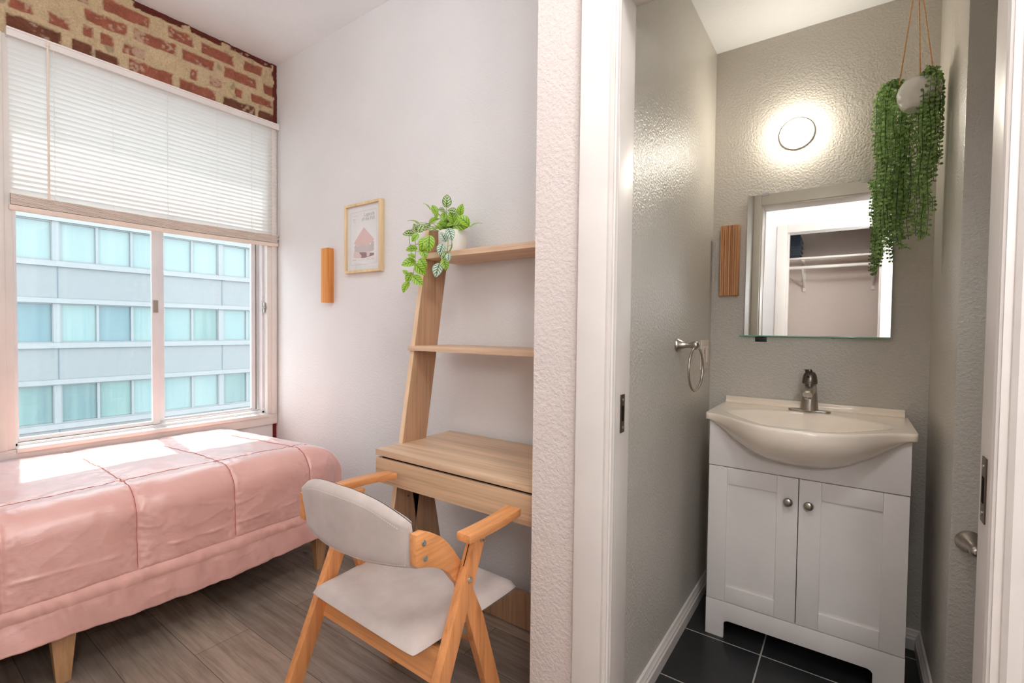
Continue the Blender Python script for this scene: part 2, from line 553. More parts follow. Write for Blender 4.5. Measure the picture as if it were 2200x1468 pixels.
class MB:
    """collects shapes in world coordinates; build() links them as ONE mesh object"""

    def __init__(self):
        self.v, self.f, self.uv = [], [], {}

    def add(self, vs, fs):
        o = len(self.v)
        self.v += [tuple(p) for p in vs]
        self.f += [tuple(o + i for i in f) for f in fs]
        return self

    def box(self, x0, x1, y0, y1, z0, z1):
        vs = [(x, y, z) for x in (x0, x1) for y in (y0, y1) for z in (z0, z1)]
        return self.add(vs, [(0, 1, 3, 2), (4, 6, 7, 5), (0, 4, 5, 1), (2, 3, 7, 6), (0, 2, 6, 4), (1, 5, 7, 3)])

    def prism(self, poly, o, u, v, w):
        """polygon in (u, v) at o, extruded by the vector w"""
        o, u, v, w = Vector(o), Vector(u), Vector(v), Vector(w)
        n = len(poly)
        a = [o + u * p[0] + v * p[1] for p in poly]
        b = [p + w for p in a]
        fs = [tuple(range(n))[::-1], tuple(range(n, 2 * n))]
        fs += [(i, (i + 1) % n, n + (i + 1) % n, n + i) for i in range(n)]
        return self.add(a + b, fs)

    def beam(self, p0, p1, side, w, h, taper=1.0):
        """bar from p0 to p1; w is its width along `side`, h the other way"""
        p0, p1 = Vector(p0), Vector(p1)
        d = (p1 - p0).normalized()
        s = Vector(side)
        s = (s - d * s.dot(d)).normalized()
        t = d.cross(s)
        vs = []
        for p, k in ((p0, 1.0), (p1, taper)):
            for a, b in ((-1, -1), (1, -1), (1, 1), (-1, 1)):
                vs.append(p + s * (a * w / 2 * k) + t * (b * h / 2 * k))
        return self.add(vs, [(0, 3, 2, 1), (4, 5, 6, 7), (0, 1, 5, 4), (1, 2, 6, 5), (2, 3, 7, 6), (3, 0, 4, 7)])

    def tube(self, pts, r, seg=8, closed=False, caps=True):
        pts = [Vector(p) for p in pts]
        n = len(pts)
        rs = r if isinstance(r, (list, tuple)) else [r] * n
        rings = []
        ref = None
        for i, p in enumerate(pts):
            if closed:
                d = pts[(i + 1) % n] - pts[i - 1]
            else:
                d = pts[min(i + 1, n - 1)] - pts[max(i - 1, 0)]
            d.normalize()
            if ref is None:
                ref = Vector((0, 0, 1)) if abs(d.z) < 0.9 else Vector((1, 0, 0))
            s = ref - d * ref.dot(d)
            s.normalize()
            ref = s
            t = d.cross(s)
            rings.append([p + (s * math.cos(2 * PI * k / seg) + t * math.sin(2 * PI * k / seg)) * rs[i] for k in range(seg)])
        vs = [q for ring in rings for q in ring]
        fs = []
        m = n if closed else n - 1
        for i in range(m):
            j = (i + 1) % n
            for k in range(seg):
                k2 = (k + 1) % seg
                fs.append((i * seg + k, i * seg + k2, j * seg + k2, j * seg + k))
        if caps and not closed:
            fs.append(tuple(range(seg))[::-1])
            fs.append(tuple((n - 1) * seg + k for k in range(seg)))
        return self.add(vs, fs)

    def lathe(self, prof, o, axis=(0, 0, 1), seg=28, xs=1.0):
        """prof: list of (radius, height along axis)"""
        o, ax = Vector(o), Vector(axis).normalized()
        ref = Vector((1, 0, 0)) if abs(ax.x) < 0.9 else Vector((0, 1, 0))
        s = (ref - ax * ref.dot(ax)).normalized()
        t = ax.cross(s)
        vs, fs = [], []
        for r, h in prof:
            for k in range(seg):
                a = 2 * PI * k / seg
                vs.append(o + ax * h + (s * math.cos(a) * xs + t * math.sin(a)) * max(r, 1e-5))
        n = len(prof)
        for i in range(n - 1):
            for k in range(seg):
                k2 = (k + 1) % seg
                fs.append((i * seg + k, i * seg + k2, (i + 1) * seg + k2, (i + 1) * seg + k))
        fs.append(tuple(range(seg))[::-1])
        fs.append(tuple((n - 1) * seg + k for k in range(seg)))
        return self.add(vs, fs)

    def grid(self, P, nu, nv, flip=False):
        """P: list of rows (nu rows of nv points)"""
        vs = [q for row in P for q in row]
        fs = []
        for i in range(nu - 1):
            for j in range(nv - 1):
                q = (i * nv + j, (i + 1) * nv + j, (i + 1) * nv + j + 1, i * nv + j + 1)
                fs.append(q[::-1] if flip else q)
        return self.add(vs, fs)

    def build(self, name, mat, parent=None, bevel=0.0, seg=2, smooth=False, angle=40, origin=None, normals=True, label=None):
        self.v = [tuple(place(p)) for p in self.v]
        vs = np.array(self.v, dtype=float)
        lo, hi = vs.min(0), vs.max(0)
        if parent is not None:
            wo = Vector(WORLD[parent.name])
        elif origin is not None:
            wo = place(origin)
        else:
            wo = Vector(((lo[0] + hi[0]) / 2, (lo[1] + hi[1]) / 2, lo[2]))
        me = bpy.data.meshes.new(name)
        me.from_pydata([tuple(Vector(p) - wo) for p in self.v], [], self.f)
        if normals or bevel:
            bm = bmesh.new()
            bm.from_mesh(me)
            if normals:
                bmesh.ops.recalc_face_normals(bm, faces=bm.faces)
            if bevel:
                es = [e for e in bm.edges if len(e.link_faces) == 2 and e.calc_face_angle(0) > R(30)]
                bmesh.ops.bevel(bm, geom=es, offset=bevel, segments=seg, profile=0.6, affect='EDGES', clamp_overlap=True)
            bm.to_mesh(me)
            bm.free()
        if smooth or bevel:
            for p in me.polygons:
                p.use_smooth = True
            me.set_sharp_from_angle(angle=R(angle))
        me.materials.append(mat)
        o = bpy.data.objects.new(name, me)
        COL.objects.link(o)
        if parent is not None:
            o.parent = parent
            WORLD[o.name] = tuple(wo)
        else:
            o.location = wo
            WORLD[o.name] = tuple(wo)
        if label:
            o['label'] = label
        return o


def tag(o, label=None, cat=None, group=None, kind=None):
    if label:
        o['label'] = label
    if cat:
        o['category'] = cat
    if group:
        o['group'] = group
    if kind:
        o['kind'] = kind
    return o


def thing(name, loc, label, cat, group=None, kind=None):
    o = bpy.data.objects.new(name, None)
    o.empty_display_size = 0.05
    COL.objects.link(o)
    o.location = place(loc)
    WORLD[o.name] = tuple(place(loc))
    return tag(o, label, cat, group, kind)


def struct(o, label=None):
    o['kind'] = 'structure'
    if label:
        o['label'] = label
    return o


def box(name, mat, ext, parent=None, bevel=0.0, **kw):
    return MB().box(*ext).build(name, mat, parent, bevel, **kw)


def lerp(a, b, t):
    return a + (b - a) * t


def sstep(t):
    t = min(1.0, max(0.0, t))
    return t * t * (3 - 2 * t)


def text_mesh(body, size, o, align='LEFT', depth=0.0003):
    """built-in lettering standing in the XZ plane, facing -Y, as loose mesh data"""
    cu = bpy.data.curves.new('lettering', 'FONT')
    cu.body = body
    cu.size = size
    cu.align_x = align
    cu.resolution_u = 3
    ob = bpy.data.objects.new('lettering', cu)
    COL.objects.link(ob)
    bpy.context.view_layer.update()
    dg = bpy.context.evaluated_depsgraph_get()
    me = ob.evaluated_get(dg).to_mesh()
    vs = [(o[0] + v.co.x, o[1], o[2] + v.co.y) for v in me.vertices]
    fs = [tuple(p.vertices) for p in me.polygons]
    bpy.data.objects.remove(ob)
    bpy.data.curves.remove(cu)
    return vs, fs


# ------------------------------------------------------------------ the setting
XW = -2.785          # inner face of the window wall
YD = 1.50            # desk wall
YB = 2.31            # back wall of the bathroom
XL = -0.522          # left wall of the bathroom
ZB, ZT = 2.70, 2.43  # ceilings
ZC = 2.787           # true height of the bedroom ceiling
HEAD = 2.018

f = MB().box(-3.1, -0.61, -1.2, 1.65, -0.05, 0).box(-0.61, 1.6, -1.2, 1.15, -0.05, 0)
struct(f.build('floor', M['planks']), 'grey brown wood plank floor of the bedroom')
struct(box('floor_bathroom', M['tiles'], (-0.61, 1.6, 1.15, 2.45, -0.05, 0)), 'black tiled bathroom floor with pale grout')
SIZE[0] = K_BED
struct(box('ceiling', M['ceiling_paint'], (-2.95, 1.6, -1.15, YD + 0.1, ZB, ZB + 0.08)), 'white bedroom ceiling')
SIZE[0] = 1.0
struct(box('ceiling_bathroom', M['ceiling_paint'], (XL - 0.05, 1.6, 1.2, 2.45, ZT, ZT + 0.06)), 'white bathroom ceiling')

# window wall with its opening
WY0, WY1, WZ0, WZ1 = 0.405, 1.437, 0.67, 2.32
XO = -2.95
SIZE[0] = K_BED
w = MB()
w.box(XO, XW, -1.15, WY0, ZF, ZB).box(XO, XW, WY1, YD + 0.1, ZF, ZB)
w.box(XO, XW, WY0, WY1, ZF, WZ0).box(XO, XW, WY0, WY1, WZ1, ZB)
wall_window = struct(w.build('wall_window', M['bedroom_paint']), 'off white window wall behind the bed')
struct(box('wall_desk', M['bedroom_paint'], (XO, -0.6616, YD, YD + 0.1, ZF, ZB)), 'off white wall behind the desk')
SIZE[0] = 1.0
struct(box('wall_partition', M['partition_dimmed'], (-0.70, XL - 0.02, 1.09, 1.69, 0, ZC)), 'textured off white wall end between bedroom and bathroom')
bl = MB().box(XL - 0.02, XL, 1.20, YB, 0, ZT)
bl.box(-0.70, XL - 0.02, 1.69, YB, 0, ZT)
struct(bl.build('wall_left', M['grey_paint']), 'grey left wall of the bathroom')
struct(box('wall_back', M['grey_paint'], (XL - 0.02, 0.24, YB, YB + 0.1, 0, ZT)), 'grey back wall of the bathroom')
struct(box('wall_right', M['grey_paint'], (0.24, 1.6, 1.78, YB + 0.1, 0, ZT), bevel=0.006), 'grey projecting wall right of the vanity')
struct(box('wall_far_right', M['trim_paint'], (1.5, 1.6, 1.2, 1.80, 0, ZT)))
dw = MB().box(XL - 0.02, -0.493, 1.09, 1.20, 0, ZC).box(-0.493, 0.22, 1.09, 1.20, HEAD + 0.02, ZC).box(0.22, 1.6, 1.09, 1.20, 0, ZC)
struct(dw.build('wall_doorway', M['bedroom_paint']), 'off white wall around the bathroom doorway')
# the room behind the camera: wall with a closet, right wall, far left wall
YC = -0.60
bw = MB().box(-2.95, -0.508, YC - 0.1, YC, 0, ZC).box(0.203, 1.6, YC - 0.1, YC, 0, ZC).box(-0.508, 0.203, YC - 0.1, YC, 2.242, ZC)
struct(bw.build('wall_closet', M['bedroom_paint']), 'off white wall with the closet opening, seen in the mirror')
cw = MB().box(-0.85, 0.55, YC - 0.60, YC - 0.55, 0, ZC).box(-0.90, -0.85, YC - 0.6, YC - 0.1, 0, ZC).box(0.55, 0.60, YC - 0.6, YC - 0.1, 0, ZC)
struct(cw.build('wall_closet_back', M['closet_paint']), 'plain wall inside the closet, seen in the mirror')
struct(box('wall_hall', M['bedroom_paint'], (1.5, 1.6, -0.6, 1.09, 0, ZC)))

SIZE[0] = K_BED
# exposed brick over the window: relief and colour from a laid-out list of worn bricks
BR = [(0.401, 0.563, 2.385, 0.060, 1), (0.6, 0.668, 2.383, 0.056, 1), (0.675, 0.76, 2.373, 0.056, 1), (0.797, 0.975, 2.388, 0.062, 0),
      (1.003, 1.175, 2.384, 0.060, 0), (1.206, 1.374, 2.381, 0.058, 1), (1.394, 1.481, 2.382, 0.05, 1), (0.525, 0.592, 2.464, 0.040, 0),
      (0.636, 0.672, 2.47, 0.042, 0), (0.697, 0.741, 2.465, 0.040, 0), (0.777, 0.858, 2.462, 0.040, 0), (1.05, 1.083, 2.463, 0.05, 0),
      (1.141, 1.202, 2.465, 0.04, 0), (1.27, 1.307, 2.458, 0.04, 0), (1.355, 1.476, 2.462, 0.036, 0), (0.411, 0.477, 2.467, 0.034, 0),
      (0.643, 0.791, 2.54, 0.046, 0), (0.818, 0.988, 2.546, 0.046, 0), (1.015, 1.163, 2.544, 0.048, 0), (1.216, 1.385, 2.545, 0.046, 0),
      (1.425, 1.487, 2.541, 0.05, 0), (0.705, 0.881, 2.622, 0.05, 0), (0.958, 1.067, 2.624, 0.048, 0), (1.104, 1.261, 2.618, 0.046, 0),
      (1.317, 1.415, 2.626, 0.042, 0), (0.56, 0.66, 2.604, 0.036, 0), (0.82, 1.02, 2.686, 0.030, 2), (1.056, 1.20, 2.688, 0.026, 2),
      (1.243, 1.47, 2.688, 0.026, 2), (0.30, 0.46, 2.54, 0.05, 0), (0.12, 0.27, 2.465, 0.05, 0), (0.10, 0.36, 2.385, 0.06, 1),
      (-0.2, 0.02, 2.54, 0.05, 0), (-0.25, 0.05, 2.385, 0.06, 0), (0.2, 0.42, 2.62, 0.05, 0), (-0.25, -0.05, 2.465, 0.05, 0)]
bm_ = MB()
gy, gz = 300, 76
ys = np.linspace(-0.3, YD - 0.001, gy)
zs = np.linspace(2.30, ZB, gz)
rows, cols = [], []
_mort, _b0, _b1, _b2 = lin((196, 173, 138)), lin((152, 92, 73)), lin((112, 70, 54)), lin((98, 46, 38))
_pal, _grey = lin((214, 196, 168)), lin((136, 118, 98))
for yy in ys:
    row = []
    for zz in zs:
        n1 = mnoise.noise(Vector((yy * 26, zz * 26, 1.3)))
        n2 = mnoise.noise(Vector((yy * 70, zz * 70, 7.7)))
        n3 = mnoise.noise(Vector((yy * 9, zz * 9, 4.1)))
        best, bf = -1.0, 0
        for (a, b, zc, h, fl) in BR:
            if yy < a - 0.03 or yy > b + 0.03 or abs(zz - zc) > h:
                continue
            e = min(yy - a, b - yy, h / 2 + 0.004 - abs(zz - zc))
            if e > best:
                best, bf = e, fl
        e = best + 0.007 * n1 + 0.004 * n2 - 0.001
        k = sstep((e + 0.0025) / 0.005)
        c = {0: _b0, 1: _b1, 2: _b2}[bf]
        s = 1.0 + 0.22 * n1 + 0.16 * n2
        wear = sstep((n3 + 0.6 * n2 - 0.28) / 0.25)
        bc = [lerp(c[i] * s, _pal[i] * 0.9, 0.55 * wear) for i in range(3)]
        g2 = sstep((-n3 - 0.5 * n1 - 0.33) / 0.15)
        mc = [lerp(_mort[i] * (1 + 0.10 * n1 + 0.08 * n2), _grey[i], 0.6 * g2) for i in range(3)]
        col = [lerp(mc[i], bc[i], k) for i in range(3)]
        if yy > YD - 0.020 + 0.008 * n1 or zz > ZB - 0.008 + 0.006 * n1:
            col = list(_b2)
        cols.append(tuple(max(0.0, q) for q in col) + (1.0,))
        dx = 0.012 + 0.006 * n3 - 0.006 * k + 0.003 * n2 + (0.004 * n1 if bf == 1 and k > 0.5 else 0.0015 * n1)
        row.append((XW + dx, yy, zz))
    rows.append(row)
bm_.grid(rows, gy, gz)
brick = bm_.build('exposed_brick', M['brick'], wall_window, smooth=True, angle=80, label='exposed red brick with sandy mortar above the blind')
at = brick.data.color_attributes.new('brick', 'FLOAT_COLOR', 'POINT')
at.data.foreach_set('color', [q for c in cols for q in c])
MB().box(XW - 0.002, XW + 0.003, 1.478, 1.4985, 0.30, 0.606).build('paint_remnant', M['red_paint'], wall_window, label='strip of old dark red paint in the corner below the window')

# window: casing, aluminium frame, two sliding sashes, glass
win = struct(thing('window_1', (XW, 0.92, WZ0), 'white aluminium sliding window over the bed', None))
c = MB().box(XW, XW + 0.020, 1.437, 1.497, 0.6645, 2.33)
c.box(XW, XW + 0.028, 1.462, 1.488, 0.6645, 2.33)
c.build('casing', M['trim_paint'], win, 0.003)
c = MB().box(XW, XW + 0.020, 0.345, 0.4075, 0.6645, 2.33).box(XW, XW + 0.028, 0.355, 0.385, 0.6645, 2.33)
c.build('casing', M['trim_paint'], win, 0.003)
c = MB().box(XW, XW + 0.020, 0.345, 1.497, 0.603, 0.664).box(XW - 0.014, XW + 0.034, 0.4085, 1.4365, 0.650, 0.6685)
c.build('sill', M['trim_paint'], win, 0.003)
fr = MB()
FX0, FX1 = -2.870, -2.800
fr.box(FX0, FX1, WY0, WY0 + 0.014, WZ0, WZ1).box(FX0, FX1, WY1 - 0.014, WY1, WZ0, WZ1)
fr.box(FX0, FX1, WY0, WY1, WZ0 - 0.01, WZ0 + 0.012).box(FX0, FX1, WY0, WY1, WZ1 - 0.02, WZ1)
fr.box(FX0 + 0.030, FX0 + 0.034, WY0, WY1, WZ0 + 0.012, WZ0 + 0.020)
fr.box(-2.83, -2.81, WY0 + 0.014, WY1 - 0.014, 1.802, 1.816)
fr.build('frame', M['alu'], win, 0.0015)
MB().box(-2.838, -2.834, WY0 + 0.012, WY1 - 0.012, 1.803, WZ1 - 0.018).build('pane', M['pane'], win)


def sash(name, x, y0, y1, wl, wr, mat, pane):
    m = MB()
    z0, z1 = WZ0 + 0.014, 1.8015
    m.box(x - 0.010, x + 0.010, y0, y0 + wl, z0, z1).box(x - 0.010, x + 0.010, y1 - wr, y1, z0, z1)
    m.box(x - 0.009, x + 0.009, y0 + wl, y1 - wr, z0, z0 + 0.016).box(x - 0.009, x + 0.009, y0 + wl, y1 - wr, z1 - 0.010, z1)
    s = m.build(name, mat, win, 0.0015)
    MB().box(x - 0.002, x + 0.002, y0 + wl - 0.004, y1 - wr + 0.004, z0 + 0.012, z1 - 0.006).build('pane', pane, s)
    return s


s1 = sash('sash', -2.822, WY0 + 0.014, 0.922, 0.006, 0.030, M['alu'], M['pane'])
box('pull_handle', M['alu_edge'], (-2.812, -2.806, 0.896, 0.916, 1.24, 1.30), s1, 0.001)
s2 = sash('sash', -2.852, 0.918, WY1 - 0.030, 0.034, 0.022, M['alu'], M['pane_dusty'])
box('edge_strip', M['alu_edge'], (-2.861, -2.843, 0.9165, 0.921, WZ0 + 0.02, 1.79), s2)
box('stop_strip', M['alu_edge'], (-2.858, -2.846, WY1 - 0.028, WY1 - 0.020, WZ0 + 0.013, 1.8015), win)
lt = MB().box(XW - 0.006, XW + 0.004, 1.425, 1.437, 1.255, 1.315).tube([(XW - 0.002, 1.430, 1.285), (XW + 0.012, 1.424, 1.287), (XW + 0.016, 1.414, 1.283)], [0.006, 0.008, 0.005], 10)
lt.build('latch', M['steel'], win, 0.001)

SIZE[0] = 1.0
# doorway: jambs, casings, strike plates
door = struct(thing('door_1', (-0.135, 1.14, 0), 'white framed bathroom doorway', None))
JL, JR = -0.473, 0.200
for s, x, xo in ((1, JL, -0.493), (-1, JR, 0.22)):
    lo, hi = min(x, xo), max(x, xo)
    j = MB().box(lo, hi, 1.085, 1.206, 0, HEAD + 0.02)
    j.build('jamb', M['trim_paint'], door, 0.002)
    g = MB()
    g.prism([(-0.010, 0), (0.0005, 0), (0.0005, 0.004), (0.004, 0.007), (0.005, 0.012), (0.003, 0.017), (0.005, 0.022), (0.004, 0.028), (0, 0.032)], (x, 1.078, 0), (s, 0, 0), (0, 1, 0), (0, 0, HEAD))
    g.build('door_stop', M['trim_paint'], door, smooth=True, angle=30)
box('head_jamb', M['trim_paint'], (JL, JR, 1.085, 1.206, HEAD, HEAD + 0.02), door, 0.002)
# left casing is a flat board, right one is moulded
box('casing', M['trim_paint'], (-0.558, -0.481, 1.065, 1.091, 0, HEAD + 0.085), door, 0.003)
prof = [(0.210, 1.091), (0.210, 1.072), (0.216, 1.064), (0.232, 1.063), (0.236, 1.068), (0.246, 1.066), (0.262, 1.060), (0.276, 1.060), (0.283, 1.066), (0.283, 1.091)]
MB().prism(prof, (0, 0, 0), (1, 0, 0), (0, 1, 0), (0, 0, HEAD + 0.085)).build('casing', M['trim_paint'], door, smooth=True, angle=35)
box('casing', M['trim_paint'], (-0.481, 0.210, 1.065, 1.091, HEAD + 0.008, HEAD + 0.085), door, 0.003)
bc = MB().box(XL, -0.480, 1.200, 1.222, 0, HEAD + 0.09).box(-0.480, 0.207, 1.200, 1.222, HEAD + 0.008, HEAD + 0.09).box(0.207, 0.285, 1.200, 1.222, 0, HEAD + 0.09)
bc.build('casing', M['trim_paint'], door, 0.003)


def plate(x, s, y, z, h, wd):
    p = MB().box(min(x, x + s * 0.0022), max(x, x + s * 0.0022), y - wd / 2, y + wd / 2, z - h / 2, z + h / 2)
    o = p.build('strike_plate', M['bronze'], door, 0.0004, label='aged bronze strike plate')
    MB().box(min(x, x + s * 0.003), max(x, x + s * 0.003), y - wd * 0.22, y + wd * 0.22, z - h * 0.2, z + h * 0.2).build('latch_slot', M['dark_gap'], o)
    for dz in (-0.36, 0.36):
        MB().lathe([(0.0034, 0), (0.0034, 0.0016), (0.001, 0.0024)], (x + s * 0.002, y, z + dz * h), (s, 0, 0), 12).build('screw', M['steel'], o, smooth=True)


plate(JL, 1, 1.158, 0.966, 0.098, 0.026)
plate(JR, -1, 1.165, 0.905, 0.115, 0.030)

# baseboards
bbp = [(0, 0), (0.017, 0), (0.017, 0.040), (0.013, 0.046), (0.013, 0.052), (0.008, 0.058), (0.006, 0.068), (0, 0.072)]
struct(MB().prism(bbp, (XL, 1.222, 0), (1, 0, 0), (0, 0, 1), (0, YB - 1.222, 0)).build('baseboard_left', M['trim_paint'], smooth=True, angle=30), 'white moulded baseboard on the left bathroom wall')
struct(MB().prism(bbp, (XL, YB, 0), (0, -1, 0), (0, 0, 1), (0.24 - XL, 0, 0)).build('baseboard_back', M['trim_paint'], smooth=True, angle=30), 'white baseboard behind the vanity')
struct(MB().prism(bbp, (0.24, 1.764, 0), (-1, 0, 0), (0, 0, 1), (0, YB - 1.764, 0)).build('baseboard_right', M['trim_paint'], smooth=True, angle=30), 'white baseboard right of the vanity')
struct(MB().prism(bbp, (0.223, 1.78, 0), (0, -1, 0), (0, 0, 1), (1.27, 0, 0)).build('baseboard_front', M['trim_paint'], smooth=True, angle=30))
SIZE[0] = K_BED
struct(MB().prism([(0, 0), (0.012, 0), (0.012, 0.075), (0.006, 0.085), (0, 0.085)], (XW, YD, ZF), (0, -1, 0), (0, 0, 1), (-0.6625 - XW, 0, 0)).build('baseboard_desk', M['trim_paint'], smooth=True, angle=30), 'white baseboard on the desk wall')

SIZE[0] = 1.0
# closet trim seen in the mirror
ct = MB().box(-0.594, -0.508, YC, YC + 0.02, 0, 2.318).box(0.203, 0.289, YC, YC + 0.02, 0, 2.318).box(-0.508, 0.203, YC, YC + 0.02, 2.242, 2.318)
ct.box(-0.508, -0.495, YC - 0.1, YC, 0, 2.242).box(0.190, 0.203, YC - 0.1, YC, 0, 2.242)
struct(ct.build('trim_1', M['trim_paint'], bevel=0.003), 'white casing round the closet opening, seen in the mirror')

# street and the ground far below
struct(box('ground', M['street'], (-60, -3.2, -60, 60, -12.3, -12.0)))

SIZE[0] = K_BED

# ------------------------------------------------------------------ venetian blind
bt = thing('window_blind', (-2.757, 0.945, 1.637), 'white horizontal slat blind half lowered over the window', 'blind')
BY0, BY1 = 0.396, 1.494
hd = MB().box(XW + 0.001, XW + 0.042, BY0, BY1 + 0.004, 2.318, 2.353)
hd.box(XW + 0.038, XW + 0.045, BY0, BY1 + 0.004, 2.345, 2.353).box(XW + 0.038, XW + 0.045, BY0, BY1 + 0.004, 2.318, 2.323)
hd.build('headrail', M['blind_head'], bt, 0.0015)
sl = MB()
nsl, zt_, zb_ = 30, 2.310, 1.712
for i in range(nsl):
    z = lerp(zt_, zb_, i / (nsl - 1))
    tl = R(66 + 1.5 * math.sin(i * 1.9))
    row0, row1 = [], []
    for t in np.linspace(-1, 1, 5):
        off = 0.0125 * t
        cam_ = 0.0016 * (1 - t * t)
        x = XW + 0.024 + math.cos(tl) * off - math.sin(tl) * cam_
        zz = z + math.sin(tl) * off + math.cos(tl) * cam_
        sag = 0.0025 * math.sin(i * 0.7)
        row0.append((x, BY0 + 0.006, zz))
        row1.append((x + 0.0005 * sag, BY1 - 0.004, zz))
    sl.grid([row0, row1], 2, 5)
sl.build('slats', M['slat'], bt, smooth=True, normals=False)
stk = MB()


def sagz(y):
    u = (y - BY0) / (BY1 - BY0)
    return -0.006 * math.sin(PI * u) + 0.010 * (u - 0.5)


for i in range(11):
    z = 1.6625 + i * 0.0040
    w2 = 0.0128 + 0.0009 * math.sin(i * 2.3)
    P = []
    for y in np.linspace(BY0 + 0.006, BY1 - 0.004, 24):
        zz = z + sagz(y) + 0.0005 * math.sin(y * 37 + i)
        sec = [(-w2, 0), (-0.4 * w2, 0.0008), (0.4 * w2, 0.0008), (w2, 0), (w2 + 0.0004, 0.0014), (w2, 0.0028), (0.4 * w2, 0.0034), (-0.4 * w2, 0.0034), (-w2, 0.0028)]
        P.append([(XW + 0.024 + a_, y, zz + b_) for a_, b_ in sec + sec[:1]])
    stk.grid(P, 24, 10)
stk.build('slat_stack', M['blind_stack'], bt, smooth=True, normals=False)
br_ = MB()
P = []
ring = [(-0.013, 0.000), (0.011, 0.000), (0.014, 0.006), (0.014, 0.016), (0.010, 0.020), (-0.010, 0.020), (-0.013, 0.012)]
for y in np.linspace(BY0 + 0.003, BY1 - 0.002, 24):
    P.append([(XW + 0.024 + a, y, 1.640 + b + sagz(y)) for a, b in ring + ring[:1]])
br_.grid(P, 24, len(ring) + 1)
br_.box(XW + 0.0112, XW + 0.0378, BY0 + 0.002, BY0 + 0.0035, 1.636, 1.656)
br_.build('bottom_rail', M['blind_stack'], bt, smooth=True, angle=35)
wd = MB().tube([(XW + 0.050, 0.514, 2.330), (XW + 0.053, 0.513, 2.30), (XW + 0.054, 0.511, 1.69)], [0.0022, 0.0042, 0.0042], 6)
wd.lathe([(0.006, 0), (0.006, 0.012)], (XW + 0.050, 0.514, 2.325), seg=10)
wd.build('tilt_wand', M['blind_stack'], bt)
for y, rr in ((0.533, 0.0011), (0.728, 0.0006), (0.940, 0.0013), (1.165, 0.0006), (1.341, 0.0011), (1.490, 0.0013)):
    cd = MB()
    pts = [(XW + 0.041 + 0.0012 * math.sin(z * 230), y + 0.0012 * math.cos(z * 230), z) for z in np.linspace(2.318, 1.70, 70)]
    cd.tube(pts, rr, 5)
    if rr > 0.001:
        for q in range(5):
            a0 = 1.705 - q * 0.010
            cd.tube([(XW + 0.040 + 0.004 * math.sin(t * 2.5 + q), y + 0.020 * math.sin(t * 2 + q * 1.3), a0 + sagz(y) - 0.012 * t) for t in np.linspace(0, 1.4, 8)], 0.0007, 4)
    cd.build('cord', M['white_plastic'], bt)

# ------------------------------------------------------------------ bed
bed = thing('bed', (-2.33, 0.44, ZF), 'low bamboo bed with tapered legs under the window', 'bed')
BX0, BX1, BYA, BYB_ = -2.765, -1.945, -0.50, 1.245
for x, y in ((-1.975, 0.385), (-1.975, 1.262), (-2.70, 0.385), (-2.70, 1.19)):
    l = MB()
    top, bot = 0.036, 0.017
    vs = []
    for hw, z in ((bot, ZF), (top, 0.30)):
        vs += [(x - hw * 0.8, y - hw, z), (x + hw * 0.8, y - hw, z), (x + hw * 0.8, y + hw, z), (x - hw * 0.8, y + hw, z)]
    l.add(vs, [(0, 3, 2, 1), (4, 5, 6, 7), (0, 1, 5, 4), (1, 2, 6, 5), (2, 3, 7, 6), (3, 0, 4, 7)])
    l.build('leg', M['bed_wood'], bed, 0.003)
fr = MB().box(BX0, BX1, BYA, BYA + 0.02, 0.28, 0.36).box(BX0, BX1, BYB_ - 0.02, BYB_, 0.28, 0.36)
fr.box(BX0, BX0 + 0.02, BYA, BYB_, 0.28, 0.36).box(BX1 - 0.02, BX1, BYA, BYB_, 0.28, 0.36)
for i in range(12):
    y = lerp(BYA + 0.08, BYB_ - 0.1, i / 11)
    fr.box(BX0 + 0.02, BX1 - 0.02, y - 0.03, y + 0.03, 0.34, 0.355)
fr.build('frame', M['bed_wood'], bed, 0.002)
box('mattress', M['mattress'], (BX0 + 0.01, BX1 - 0.01, BYA + 0.01, BYB_ - 0.01, 0.361, 0.600), bed, 0.03, seg=3)

# comforter: one draped sheet with stitched squares, a roll-over edge and a hem band
XE, YE, ZTOP, RR = -2.015, 1.215, 0.636, 0.10
RF = 0.17
HEM_Z = 0.238


def over(a, r, out):
    """overflow length a past the edge -> (sideways, drop)"""
    q = r * PI / 2
    if a <= 0:
        return 0.0, 0.0
    if a < q:
        th = a / r
        return r * math.sin(th), r * (1 - math.cos(th))
    b = a - q
    return r + out * b, r + b


SX = [XE - 0.045 - 0.31 * k for k in range(3)]
nu, nv = 150, 250
u_edge = XE - (-2.752)
US = np.concatenate([np.linspace(0, u_edge - 0.06, 110, endpoint=False), np.linspace(u_edge - 0.06, u_edge + 0.46, 120)])
v0 = -0.52
v_edge = YE - v0
VS = np.concatenate([np.linspace(0, 0.68, 50, endpoint=False), np.linspace(0.68, v_edge - 0.02, 300, endpoint=False), np.linspace(v_edge - 0.02, v_edge + 0.46, 85)])
DROP = ZTOP - HEM_Z
SEAM_Y = [0.56 - 0.31 * 4 + 0.31 * k for k in range(8)]
q_ = RR * PI / 2
AMAX = q_ + (DROP - RR)
BMAX = RF * PI / 2 + (DROP - RF)


